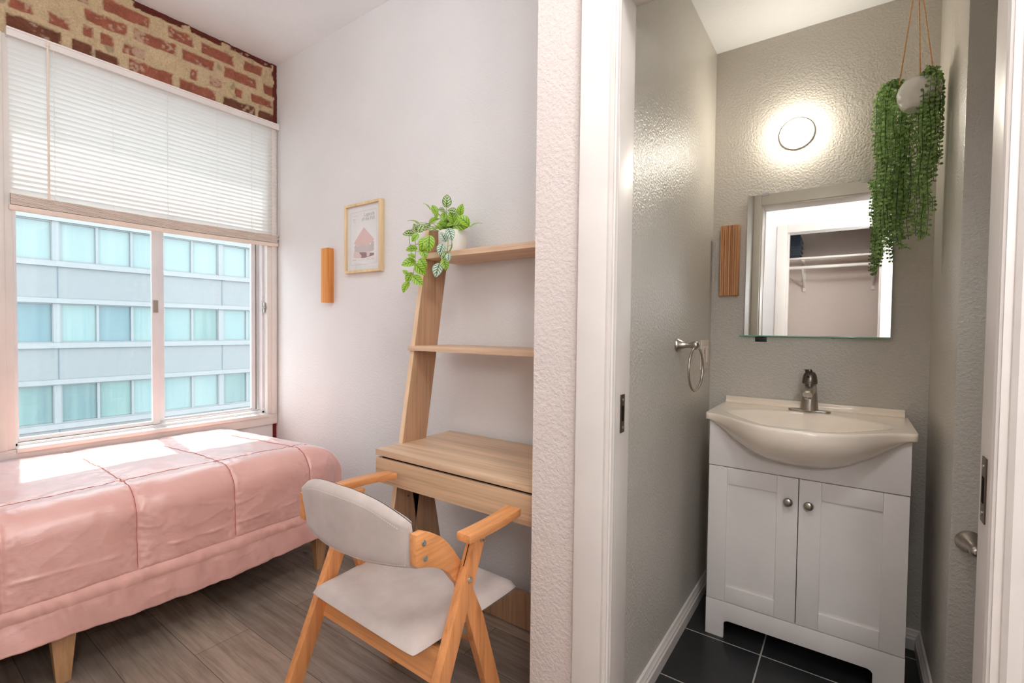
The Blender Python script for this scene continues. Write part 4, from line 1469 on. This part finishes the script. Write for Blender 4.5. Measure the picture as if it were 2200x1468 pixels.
for pth in (path, p2):
    th = MB()
    for i in range(len(pth) - 1):
        a, b = Vector(pth[i]), Vector(pth[i + 1])
        th.tube([a.lerp(b, 0.15), a.lerp(b, 0.70)], 0.0005, 4)
    th.build('stitching', M['thread'], backrest)

SIZE[0] = 1.0


# ------------------------------------------------------------------ vanity cabinet
vc = thing('vanity_cabinet', (-0.134, 2.13, 0), 'white shaker vanity cabinet with two doors under the basin', 'cabinet')
VX0, VX1, VY = -0.436, 0.168, 1.948
VT = 0.836
T = 0.016
b = MB()
b.box(VX0, VX0 + T, VY + 0.018, YB - 0.002, 0.0, VT).box(VX1 - T, VX1, VY + 0.018, YB - 0.002, 0.0, VT)
b.box(VX0 + T, VX1 - T, VY + 0.03, YB - 0.02, 0.125, 0.141).box(VX0 + T, VX1 - T, YB - 0.010, YB - 0.004, 0.14, VT)
b.box(VX0 + T, VX1 - T, VY + 0.018, VY + 0.03, 0.655, 0.675)
b.build('body', M['white_lacquer'], vc, 0.0015)
box('top_panel', M['white_lacquer'], (VX0, VX1, VY, VY + 0.018, 0.6645, VT), vc, 0.0015)
tk = MB().prism([(VX0, 0), (-0.371, 0), (-0.371, 0.058), (-0.366, 0.066), (-0.356, 0.070), (0.072, 0.070), (0.082, 0.066), (0.087, 0.058), (0.087, 0), (VX1, 0), (VX1, 0.1405), (VX0, 0.1405)],
                (0, VY, 0), (1, 0, 0), (0, 0, 1), (0, 0.018, 0))
tk.build('toe_kick', M['white_lacquer'], vc, 0.0012)


def shaker(x0, x1, knobx):
    z0, z1 = 0.1435, 0.6615
    st = 0.066 if x1 - x0 > 0 else 0.06
    m = MB()
    m.box(x0, x0 + st, VY, VY + 0.018, z0, z1).box(x1 - st, x1, VY, VY + 0.018, z0, z1)
    m.box(x0 + st + 0.0004, x1 - st - 0.0004, VY + 0.0003, VY + 0.018, z0, z0 + 0.060).box(x0 + st + 0.0004, x1 - st - 0.0004, VY + 0.0003, VY + 0.018, z1 - 0.062, z1)
    d = m.build('door', M['white_lacquer'], vc, 0.0007)
    box('panel', M['white_lacquer'], (x0 + st - 0.004, x1 - st + 0.004, VY + 0.0065, VY + 0.014, z0 + 0.055, z1 - 0.056), d)
    k = MB().lathe([(0.006, 0), (0.0055, 0.010), (0.007, 0.013), (0.0145, 0.016), (0.0155, 0.020), (0.0145, 0.0245), (0.010, 0.0275), (0.004, 0.029), (0, 0.0292)], (knobx, VY, 0.578), (0, -1, 0), 28)
    k.build('knob', M['nickel'], d, smooth=True, angle=50)
    return d


shaker(VX0 + 0.001, -0.1362, -0.165)
shaker(-0.1335, VX1 - 0.001, -0.103)

# ------------------------------------------------------------------ basin
bs = MB()
SX0, SX1, SYB, SYF = -0.452, 0.182, YB - 0.003, 1.932
ZS = 0.864
xc = (SX0 + SX1) / 2
HW = 0.268


def bulge(x):
    t = abs(x - xc) / HW
    if t >= 1.12:
        return 0.0
    t = t / 1.12
    return 0.5 * (1 + math.cos(PI * t ** 1.35))


def front_y(x):
    r, d = 0.022, min(x - SX0, SX1 - x)
    c = r - math.sqrt(max(0.0, r * r - (r - d) ** 2)) if d < r else 0.0
    return SYF - 0.172 * bulge(x) ** 0.85 + c


EC, EA = (xc, 2.012), (0.245, 0.180)


def basin_z(x, y):
    # front edge of the oval follows the belly
    ea_y = EA[1] if y > EC[1] else (EC[1] - (front_y(x) + 0.030))
    ea_y = max(ea_y, 0.05)
    r = math.sqrt(((x - EC[0]) / EA[0]) ** 2 + ((y - EC[1]) / ea_y) ** 2)
    if r >= 1.06:
        return ZS
    if r >= 0.98:
        t = (1.06 - r) / 0.08
        return ZS - 0.006 * sstep(t)
    return ZS - 0.006 - 0.110 * (1 - (r / 0.98) ** 2.2) ** 0.75


nx_, ny_ = 97, 61
TOP = []
for i in range(nx_):
    x = lerp(SX0, SX1, 0.5 - 0.5 * math.copysign(abs(math.cos(PI * i / (nx_ - 1))) ** 0.75, math.cos(PI * i / (nx_ - 1))))
    row = []
    yf = front_y(x)
    for j in range(ny_):
        y = lerp(SYB, yf + 0.010, j / (ny_ - 1))
        row.append((x, y, basin_z(x, y)))
    # rolled front lip, then the underside of the bowl back to the cabinet
    bz = bulge(x)
    zb = 0.8375 - 0.122 * bz ** 0.62 if bz > 0 else 0.8375
    for a in (30, 60, 90):
        row.append((x, yf + 0.010 - 0.010 * math.sin(R(a)), ZS - 0.010 * (1 - math.cos(R(a)))))
    zl = ZS - 0.022
    row.append((x, yf, zl + 0.004))
    yb_ = VY + 0.004
    for k in range(1, 14):
        a = k / 13 * PI / 2
        yy = lerp(yf, yb_, 1 - math.cos(a))
        row.append((x, yy if yb_ > yf else yf, lerp(zl, zb, math.sin(a) ** 1.15)))
    row.append((x, SYB, 0.8375 if zb > 0.83 else zb))
    TOP.append(row)
nn = len(TOP[0])
bs.grid(TOP, nx_, nn)
# close both ends
for i in (0, nx_ - 1):
    o = len(bs.v)
    bs.v += [tuple(p) for p in TOP[i]]
    bs.f.append(tuple(range(o, o + nn)))
basin = bs.build('washbasin', M['porcelain'], smooth=True, angle=50)
tag(basin, 'cream washbasin with a bowed front on the white vanity', 'basin')
lip = MB()
pr_ = [(0, 0), (0.022, 0.0), (0.024, 0.006), (0.018, 0.010), (0.014, 0.018), (0.014, 0.026), (0.010, 0.030), (0, 0.030)]
lip.prism(pr_, (SX0 + 0.004, YB - 0.003, ZS - 0.001), (0, -1, 0), (0, 0, 1), (SX1 - SX0 - 0.012, 0, 0))
lip.build('backsplash', M['porcelain'], basin, 0.003, seg=2)

# ------------------------------------------------------------------ faucet
fa = thing('faucet', (-0.127, 2.235, ZS), 'brushed nickel single lever faucet on the basin', 'faucet')
FXc, FYc = -0.127, 2.235
pl = MB()
n = 14
poly = [(0.052 + 0.020 * math.cos(t), 0.022 * math.sin(t)) for t in np.linspace(-PI / 2, PI / 2, n)] + [(-0.052 + 0.020 * math.cos(t), 0.022 * math.sin(t)) for t in np.linspace(PI / 2, 3 * PI / 2, n)]
pl.prism(poly, (FXc, FYc, ZS), (1, 0, 0), (0, 1, 0), (0, 0, 0.007))
pl.build('deck_plate', M['nickel'], fa, 0.0015)
bd_ = MB().lathe([(0.0315, 0.0), (0.031, 0.010), (0.029, 0.035), (0.0262, 0.065), (0.0238, 0.090), (0.0232, 0.100), (0.0232, 0.106), (0, 0.106)], (FXc, FYc, ZS + 0.006), seg=36)
bd_.build('body', M['nickel'], fa, smooth=True, angle=40)
sp = MB()
SPZ = ZS + 0.079
sec = []
for t, wv, hv, zz in ((0.0, 0.022, 0.021, 0.010), (0.03, 0.021, 0.020, 0.012), (0.07, 0.0195, 0.017, 0.008), (0.105, 0.018, 0.013, 0.002), (0.112, 0.016, 0.010, 0.0)):
    ring = []
    for k in range(20):
        a = 2 * PI * k / 20
        ca, sa = math.cos(a), math.sin(a)
        ring.append((FXc + wv * math.copysign(abs(ca) ** 0.7, ca), FYc - 0.010 - t, SPZ + zz + hv * math.copysign(abs(sa) ** 0.7, sa)))
    sec.append(ring + ring[:1])
sp.grid(sec, len(sec), 21)
o_ = len(sp.v)
sp.v += sec[-1][:20]
sp.f.append(tuple(range(o_, o_ + 20)))
sp.build('spout', M['nickel'], fa, smooth=True, angle=45)
MB().lathe([(0.0125, 0), (0.0125, -0.010), (0.0105, -0.012), (0, -0.012)], (FXc, FYc - 0.103, SPZ - 0.006), seg=20).build('aerator', M['chrome'], fa, smooth=True, angle=40)
hc = MB().lathe([(0.0262, 0.0), (0.0268, 0.004), (0.0255, 0.018), (0.0230, 0.032), (0.0185, 0.042), (0.0130, 0.047), (0, 0.048)], (FXc, FYc - 0.004, ZS + 0.112), seg=32)
hc.build('handle', M['dark_nickel'], fa, smooth=True, angle=45)
lv = MB()
sec = []
for t, wv, z, hv in ((0.0, 0.013, 0.157, 0.006), (0.03, 0.014, 0.164, 0.004), (0.065, 0.0145, 0.172, 0.003), (0.075, 0.011, 0.1745, 0.0025)):
    ring = [(FXc - 0.004 + wv * math.cos(2 * PI * k / 16), FYc - 0.004 - t, ZS + z + hv * math.sin(2 * PI * k / 16)) for k in range(16)]
    sec.append(ring + ring[:1])
lv.grid(sec, 4, 17)
for s_ in (sec[0], sec[-1]):
    o_ = len(lv.v)
    lv.v += s_[:16]
    lv.f.append(tuple(range(o_, o_ + 16)))
lv.build('lever', M['chrome'], fa, smooth=True, angle=50)
MB().lathe([(0.0042, 0), (0.0042, 0.002), (0.001, 0.0026)], (FXc - 0.004, FYc - 0.0255, ZS + 0.140), (0, -1, 0.25), 14).build('set_screw', M['dark_gap'], fa, smooth=True)

# ------------------------------------------------------------------ mirror
mr = thing('wall_mirror', (-0.128, YB - 0.008, 1.163), 'frameless rectangular mirror above the basin', 'mirror')
MX0, MX1, MZ0, MZ1 = -0.379, 0.123, 1.164, 1.768
yb_m, yt_m = YB - 0.0165, YB - 0.0035      # the mirror leans: its foot stands on a ledge
MB().prism([(yb_m, MZ0), (yb_m - 0.005, MZ0), (yt_m - 0.005, MZ1), (yt_m, MZ1)], (MX0, 0, 0), (0, 1, 0), (0, 0, 1), (MX1 - MX0, 0, 0)).build('glass', M['mirror'], mr)
ed = MB().box(MX0 - 0.020, MX1, YB - 0.024, YB - 0.001, MZ0 - 0.0045, MZ0 - 0.0004)
ed.build('bottom_edge', M['mirror_edge'], mr, 0.0005, label='green glass edge along the bottom')
MB().prism([(yb_m - 0.0005, MZ0), (yb_m - 0.0045, MZ0), (yt_m - 0.0045, MZ1), (yt_m - 0.0005, MZ1)], (MX1 + 0.0002, 0, 0), (0, 1, 0), (0, 0, 1), (0.001, 0, 0)).build('side_edge', M['mirror_edge'], mr)
for x in (-0.312, 0.034):
    MB().box(x - 0.013, x + 0.013, YB - 0.013, YB - 0.001, MZ1 + 0.0005, MZ1 + 0.005).box(x - 0.013, x + 0.013, YB - 0.0125, YB - 0.0095, MZ1 - 0.006, MZ1 + 0.001).build('clip', M['steel'], mr)
tpz = MB().box(-0.338, -0.293, YB - 0.004, YB - 0.0005, 1.136, 1.158).tube([(-0.320, YB - 0.006, 1.158), (-0.313, YB - 0.009, 1.151), (-0.305, YB - 0.006, 1.157)], 0.0022, 6)
tag(tpz.build('tape_patch', M['black_tape'], bevel=0.0008), 'black tape patch on the wall under the mirror corner', 'tape')

# ------------------------------------------------------------------ wall lamp
lp = thing('wall_lamp', (-0.202, YB - 0.002, 2.002), 'round lit white wall lamp above the mirror', 'lamp')
LC = (-0.202, YB - 0.001, 2.002)
MB().lathe([(0.063, 0), (0.064, 0.004), (0.062, 0.008), (0.055, 0.011), (0.048, 0.016), (0.046, 0.018), (0, 0.018)], LC, (0, -1, 0), 48).build('base', M['white_plastic'], lp, smooth=True, angle=40)
dm = MB().lathe([(0.0455, 0.0), (0.0455, 0.012), (0.0435, 0.024), (0.037, 0.034), (0.026, 0.041), (0.012, 0.0445), (0, 0.045)], (LC[0], LC[1] - 0.017, LC[2]), (0, -1, 0), 40)
dm.build('dome', M['bath_bulb'], lp, smooth=True, angle=60)
MB().lathe([(0.0028, 0), (0.0028, 0.002), (0.0008, 0.003)], (LC[0] + 0.046, LC[1] - 0.0125, LC[2] - 0.030), (0, -1, 0), 12).build('screw', M['steel'], lp, smooth=True)

# ------------------------------------------------------------------ wooden block by the mirror
wb = MB()
x0, x1, z0, z1 = -0.482, -0.407, 1.338, 1.646
pts = [(x0, 0)]
nrib = 9
for i in range(nrib):
    a, b_ = lerp(x0, x1, i / nrib), lerp(x0, x1, (i + 1) / nrib)
    d = 0.038 + 0.002 * math.sin(i * 2.1)
    pts += [(a + 0.0004, d - 0.0025), (a + 0.0016, d), (b_ - 0.0016, d), (b_ - 0.0004, d - 0.0025)]
pts += [(x1, 0)]
wb.prism(pts, (0, YB - 0.0005, z0), (1, 0, 0), (0, -1, 0), (0, 0, z1 - z0))
tag(wb.build('wooden_wall_block', M['rib_fir'], smooth=True, angle=25), 'brown ribbed wooden block beside the bathroom mirror', 'wall decor')

# ------------------------------------------------------------------ towel ring and switch on the left wall
tr_ = thing('towel_ring', (XL, 1.788, 1.128), 'brushed nickel towel ring on the left bathroom wall', 'towel ring')
MB().lathe([(0.026, 0.0005), (0.0262, 0.004), (0.0225, 0.010), (0.0155, 0.020), (0.0108, 0.034), (0.0098, 0.048), (0.0125, 0.056), (0.0158, 0.063), (0.0165, 0.069), (0.014, 0.076), (0.008, 0.080), (0, 0.081)], (XL, 1.788, 1.128), (1, 0, 0), 32).build('post', M['nickel'], tr_, smooth=True, angle=50)
rg = MB()
rc, rr = Vector((XL + 0.067, 1.800, 1.128 - 0.0855)), 0.080
rg.tube([(rc.x + 0.004 * math.sin(a), rc.y + rr * math.sin(a), rc.z + rr * math.cos(a)) for a in np.linspace(0, 2 * PI, 64, endpoint=False)], 0.0044, 10, closed=True)
rg.build('ring', M['nickel'], tr_, smooth=True)

sw = thing('switch_plate', (XL, 2.19, 1.015), 'almond switch and outlet plate behind the towel ring', 'switch')
MB().box(XL + 0.0003, XL + 0.006, 2.126, 2.256, 1.014, 1.140).build('plate', M['cream_plastic'], sw, 0.002)
rk = MB().box(XL + 0.006, XL + 0.009, 2.148, 2.182, 1.043, 1.111).build('outlet', M['cream_plastic'], sw, 0.001)
MB().box(XL + 0.009, XL + 0.0098, 2.153, 2.171, 1.080, 1.100).build('test_button', M['ink_grey'], rk)
s_o = MB().box(XL + 0.006, XL + 0.010, 2.202, 2.236, 1.043, 1.111)
s_o.build('rocker', M['cream_plastic'], sw, 0.001)
for y in (2.165, 2.219):
    for z in (1.031, 1.123):
        MB().lathe([(0.003, 0), (0.003, 0.001), (0.001, 0.0014)], (XL + 0.006, y, z), (1, 0, 0), 10).build('screw', M['steel'], sw)

# ------------------------------------------------------------------ paper holder on the right wall
ph = thing('paper_holder', (0.279, 1.78, 0.612), 'brushed nickel flared holder post on the right bathroom wall', 'paper holder')
ax = Vector((0.05, -1, -0.04))
MB().lathe([(0.030, 0.0005), (0.0302, 0.004), (0.027, 0.010), (0.019, 0.024), (0.0125, 0.042), (0.0098, 0.055), (0.0098, 0.062)], (0.279, 1.7795, 0.612), ax, 32).build('post', M['nickel'], ph, smooth=True, angle=50)
e_ = Vector((0.279, 1.7795, 0.612)) + ax.normalized() * 0.066
MB().lathe([(0.0, -0.014), (0.007, -0.0125), (0.0125, -0.006), (0.014, 0), (0.0125, 0.006), (0.007, 0.0125), (0.0, 0.014)], e_, (1, 0, 0), 24).build('knuckle', M['nickel'], ph, smooth=True, angle=60)
MB().tube([e_, e_ + Vector((0.14, 0, 0))], 0.006, 12).build('bar', M['nickel'], ph, smooth=True)

# ------------------------------------------------------------------ hanging plant
HPx, HPy, HPz = 0.158, 2.06, 1.916
hp = thing('hanging_plant', (HPx, HPy, HPz), 'hanging white pot of trailing green strands beside the mirror', 'plant')
pot = MB()
prof = [(0.030, 0.0), (0.034, 0.001), (0.044, 0.012), (0.053, 0.030), (0.0575, 0.050), (0.0570, 0.066), (0.0525, 0.080), (0.048, 0.088), (0.045, 0.088), (0.046, 0.076), (0.048, 0.060), (0, 0.060)]
vs_rows = []
tilt = Matrix.Rotation(R(7), 4, 'Y')
for r, h in prof:
    ring = []
    for k in range(72):
        a = 2 * PI * k / 72
        w_ = 1.0
        if 0.004 < h < 0.07 and r > 0.040:
            w_ = 1 + 0.030 * math.sin(9 * a + 1.5 * math.sin(h * 70)) * math.sin(PI * h / 0.075)
        p = tilt @ Vector((r * w_ * math.cos(a), r * w_ * math.sin(a), h))
        ring.append((HPx + p.x, HPy + p.y, HPz + p.z))
    vs_rows.append(ring + ring[:1])
pot.grid(vs_rows, len(prof), 73)
o_ = len(pot.v)
pot.v += vs_rows[0][:72]
pot.f.append(tuple(range(o_, o_ + 72)))
pot.build('pot', M['white_pot'], hp, smooth=True, angle=60)
APEX = Vector((0.152, 2.06, 2.385))
for a in (200, 320, 75):
    p0 = Vector((HPx + 0.050 * math.cos(R(a)), HPy + 0.050 * math.sin(R(a)), HPz + 0.086))
    rp = MB()
    n = 60
    for ph_ in (0, PI):
        rp.tube([p0.lerp(APEX, k / n) + Vector((math.cos(k * 1.3 + ph_), math.sin(k * 1.3 + ph_), 0)) * 0.0011 for k in range(n + 1)], 0.0014, 5)
    rp.build('rope', M['jute'], hp, smooth=True)
MB().tube([APEX + Vector((0, 0, -0.004)), (APEX.x, APEX.y, ZT - 0.001)], 0.0025, 8).build('hook', M['white_plastic'], hp)
rng = random.Random(11)
ST = []
# (x, y) where a strand hangs and the height where it ends
for i in range(13):
    ST.append((0.064 + 0.034 * rng.random(), HPy + rng.uniform(-0.01, 0.08), lerp(1.435, 1.66, rng.random() ** 1.2)))
for i in range(9):
    ST.append((0.098 + 0.034 * rng.random(), HPy + rng.uniform(0.05, 0.10), lerp(1.50, 1.68, rng.random())))
for i in range(8):
    ST.append((0.128 + 0.034 * rng.random(), HPy + rng.uniform(0.06, 0.10), lerp(1.465, 1.58, rng.random() ** 1.3)))
for i in range(11):
    ST.append((0.166 + 0.024 * rng.random(), HPy + rng.uniform(-0.085, 0.04), lerp(1.475, 1.66, rng.random() ** 1.2)))
for i in range(8):
    ST.append((0.184 + 0.024 * rng.random(), HPy + rng.uniform(-0.06, 0.05), lerp(1.64, 1.80, rng.random())))
for i in range(6):
    ST.append((0.206 + 0.018 * rng.random(), HPy + rng.uniform(-0.03, 0.04), lerp(1.73, 1.86, rng.random())))
ST += [(0.056, HPy + 0.01, 1.80), (0.060, HPy + 0.03, 1.83), (0.054, HPy + 0.04, 1.79), (0.072, HPy, 1.432), (0.078, HPy - 0.02, 1.44), (0.084, HPy - 0.02, 1.47)]
fol, vine = MB(), MB()


def small_leaf(c, tip, nrm, L, W):
    c, tip, nrm = Vector(c), Vector(tip).normalized(), Vector(nrm)
    side = tip.cross(nrm).normalized()
    n_ = side.cross(tip).normalized()
    o = len(fol.v)
    pts = [c, c + tip * L * 0.3 + side * W * 0.42 + n_ * W * 0.12, c + tip * L * 0.7 + side * W * 0.42 + n_ * W * 0.08, c + tip * L,
           c + tip * L * 0.7 - side * W * 0.42 + n_ * W * 0.08, c + tip * L * 0.3 - side * W * 0.42 + n_ * W * 0.12, c + tip * L * 0.5 - n_ * W * 0.12]
    fol.v += [tuple(p) for p in pts]
    for a, b in ((0, 1), (1, 2), (2, 3), (3, 4), (4, 5), (5, 0)):
        fol.f.append((o + a, o + b, o + 6))


def strand(path, step=0.0150):
    acc, k = 0.0, 0
    for i in range(len(path) - 1):
        a, b = path[i], path[i + 1]
        seg = (b - a).length
        d = (b - a).normalized()
        while acc < seg:
            p = a + d * acc
            ang = rng.uniform(-0.5, 0.5) + (PI / 2 if k % 2 else 0) * 0.35
            hz = Vector((math.cos(ang), math.sin(ang) - 0.35, 0))
            for s in (1, -1):
                tip = hz * s + Vector((0, rng.uniform(-.3, .1), rng.uniform(-0.75, 0.30))) - d * 0.1
                nrm = Vector((rng.uniform(-.6, .3), -1.0, rng.uniform(-0.2, 0.6)))
                L = rng.uniform(0.0090, 0.0122)
                small_leaf(p + tip.normalized() * 0.001, tip, nrm, L, L * 0.95)
            acc += step * rng.uniform(0.85, 1.15)
            k += 1
        acc -= seg


for (x, y, ze) in ST:
    a = math.atan2(y - HPy, x - HPx)
    rim = Vector((HPx + 0.046 * math.cos(a), HPy + 0.046 * math.sin(a), HPz + 0.088))
    start = Vector((HPx + 0.025 * math.cos(a), HPy + 0.025 * math.sin(a), HPz + 0.076))
    top_ = HPz + 0.100 + rng.uniform(-0.006, 0.018)
    out = Vector((lerp(rim.x, x, 0.65), lerp(rim.y, y, 0.65), top_))
    xx, yy = min(x, 0.228), y
    pts = [start, rim + Vector((0, 0, 0.012)), out, Vector((xx, yy, HPz + 0.062 + rng.uniform(-0.01, 0.01)))]
    nseg = max(3, int((HPz + 0.05 - ze) / 0.06))
    for k in range(1, nseg + 1):
        pts.append(Vector((min(0.229, xx + rng.uniform(-.006, .006)), yy + rng.uniform(-.006, .006), lerp(HPz + 0.06, ze, k / nseg))))
    path = smooth_path(pts, 10 * len(pts))
    path = [Vector((min(p.x, 0.230), min(p.y, YB - 0.02), p.z)) for p in path]
    vine.tube(path[::3] + [path[-1]], 0.0008, 4)
    strand(path)
# two strands that swing out at the end
for pts in ([(0.185, HPy, HPz + 0.06), (0.188, HPy, 1.75), (0.186, HPy - 0.01, 1.68), (0.192, HPy - 0.01, 1.645), (0.205, HPy - 0.01, 1.615), (0.207, HPy - 0.01, 1.575)],
            [(0.125, HPy + 0.06, 1.80), (0.118, HPy + 0.05, 1.60), (0.122, HPy + 0.04, 1.50), (0.140, HPy + 0.03, 1.478), (0.158, HPy + 0.02, 1.462)]):
    path = smooth_path(pts, 50)
    vine.tube(path[::3] + [path[-1]], 0.0008, 4)
    strand(path)
fol.build('foliage', M['pearl'], hp, smooth=True, angle=180, normals=False)
vine.build('stems', M['stem_dark'], hp, smooth=True)

# ------------------------------------------------------------------ closet contents, seen in the mirror
cs = box('closet_shelf', M['trim_paint'], (-0.85, 0.55, YC - 0.55, YC - 0.24, 2.028, 2.046), bevel=0.002)
tag(cs, 'white closet shelf seen in the mirror', 'shelf')
cr = thing('closet_rail', (-0.15, YC - 0.30, 1.745), 'white closet rail under the shelf, seen in the mirror', 'rail')
MB().tube([(-0.85, YC - 0.30, 1.955), (0.55, YC - 0.30, 1.955)], 0.016, 16).build('rod', M['trim_paint'], cr, smooth=True)
for x in (-0.40, 0.165):
    g = MB().box(x - 0.012, x + 0.012, YC - 0.548, YC - 0.536, 1.745, 2.027).box(x - 0.012, x + 0.012, YC - 0.548, YC - 0.27, 2.015, 2.027)
    g.beam((x, YC - 0.542, 1.785), (x, YC - 0.30, 1.938), (1, 0, 0), 0.016, 0.012)
    g.build('bracket', M['trim_paint'], cr, 0.002)
st_ = MB()
for i in range(9):
    st_.box(-0.80, -0.425 + 0.008 * (i % 2), YC - 0.53, YC - 0.28, 2.0465 + i * 0.026, 2.0465 + i * 0.026 + 0.0245)
tag(st_.build('cloth_stack', M['dark_bundle'], bevel=0.004), 'dark ridged stack on the closet shelf seen in the mirror', 'cloth')

# ------------------------------------------------------------------ unseen globes added behind the camera as fill light
for HLx, HLy, bulb, lab in ((-1.35, 0.0, 'bed_fill', 'added fill globe over the bed side of the room, out of view'), (0.10, 0.48, 'hall_fill', 'added fill globe in front of the bathroom doorway, out of view')):
    hl = thing('fill_globe', (HLx, HLy, ZC - 0.001), lab, 'lamp', 'added fill globes')
    MB().lathe([(0.07, 0), (0.07, -0.02), (0.05, -0.045), (0.012, -0.05), (0.012, -0.13), (0.045, -0.14), (0.045, -0.17), (0, -0.17)], (HLx, HLy, ZC - 0.001), seg=40).build('base', M['white_plastic'], hl, smooth=True, angle=40)
    MB().lathe([(0.001, -0.145)] + [(0.125 * math.sin(t), -0.27 + 0.125 * math.cos(t)) for t in np.linspace(0.1, PI, 24)], (HLx, HLy, ZC - 0.001), seg=40).build('globe', M[bulb], hl, smooth=True, angle=60)
fl = thing('fill_globe_stand', (0.46, -0.36, 0), 'added fill globe on a pole by the closet wall, out of view', 'lamp')  # added out of view to throw frontal fill through the doorway
MB().lathe([(0.13, 0), (0.13, 0.012), (0.03, 0.022), (0, 0.022)], (0.46, -0.36, 0), seg=36).build('base', M['white_plastic'], fl, smooth=True, angle=40)
MB().lathe([(0.011, 0.02), (0.011, 1.50), (0.03, 1.51), (0.03, 1.53), (0, 1.53)], (0.46, -0.36, 0), seg=20).build('pole', M['nickel'], fl, smooth=True, angle=40)
MB().lathe([(0.125 * math.sin(t), 1.64 - 0.125 * math.cos(t)) for t in np.linspace(0.05, PI, 24)], (0.46, -0.36, 0), seg=40).build('globe', M['hall_fill'], fl, smooth=True, angle=60)

# ------------------------------------------------------------------ building across the street
ob = thing('office_building', (-27.6, 5.3, -12.0), 'pale office building with teal windows across the street', 'building')
FXf = -27.0
PER, Y0f, NB = 6.37, 5.276, 4
kb0 = -2
YA, YZ = Y0f + kb0 * PER, Y0f + (kb0 + NB) * PER
sp_rows = [-6.43, -3.03, 0.37, 3.77, 7.17]
for z0 in sp_rows:
    m = MB().box(FXf - 0.3, FXf, YA - 12, YZ + 12, z0 - 1.57, z0 - 0.22)
    s = m.build('spandrel', M['facade'], ob)
    MB().box(FXf - 0.3, FXf + 0.10, YA - 12, YZ + 12, z0 - 0.22, z0).build('ledge', M['facade_ledge'], s)
    MB().box(FXf - 0.3, FXf + 0.08, YA - 12, YZ + 12, z0 + 1.66, z0 + 1.86).build('ledge', M['facade_ledge'], s)
    for k in range(NB + 1):
        y = Y0f + (kb0 + k) * PER
        MB().box(FXf, FXf + 0.012, y - 0.02, y + 0.02, z0 - 1.57, z0 - 0.22).build('joint', M['facade_joint'], s)
box('core', M['facade'], (FXf - 1.2, FXf - 0.35, YA - 12, YZ + 12, -12.0, 13.0), ob)
box('parapet', M['facade'], (FXf - 0.35, FXf, YA - 12, YZ + 12, 9.03, 13.0), ob)
box('base_wall', M['facade'], (FXf - 0.35, FXf, YA - 12, YZ + 12, -12.0, -8.0), ob)
prng = random.Random(4)
choice = {(1, 2): [1, 1, 1, 2, 2], (1, 1): [1] * 5}
for r_, z0 in enumerate(sp_rows):
    for k in range(NB):
        y0 = Y0f + (kb0 + k) * PER + 0.11
        for j in range(5):
            a, b_ = y0 + j * 1.234, y0 + (j + 1) * 1.234 - 0.09
            q = prng.random()
            if r_ == 2:
                mk = 'fp1' if q < 0.5 else ('fp2' if q < 0.85 else 'fp4')
            elif r_ == 1:
                mk = 'fp4' if q < 0.5 else 'fp1'
            else:
                mk = 'fp3' if q < 0.7 else 'fp1'
            fm = MB().box(FXf - 0.22, FXf - 0.05, a - 0.045, a, z0, z0 + 1.66).box(FXf - 0.22, FXf - 0.05, b_, b_ + 0.045, z0, z0 + 1.66)
            fm.box(FXf - 0.22, FXf - 0.06, a, b_, z0, z0 + 0.05).box(FXf - 0.22, FXf - 0.06, a, b_, z0 + 1.61, z0 + 1.66)
            if j == 0:
                fm.box(FXf - 0.22, FXf - 0.02, a - 0.26, a - 0.045, z0, z0 + 1.66)
            wn = fm.build('window', M['facade_frame'], ob)
            MB().box(FXf - 0.20, FXf - 0.16, a, b_, z0 + 0.05, z0 + 1.61).build('pane', M[mk], wn)
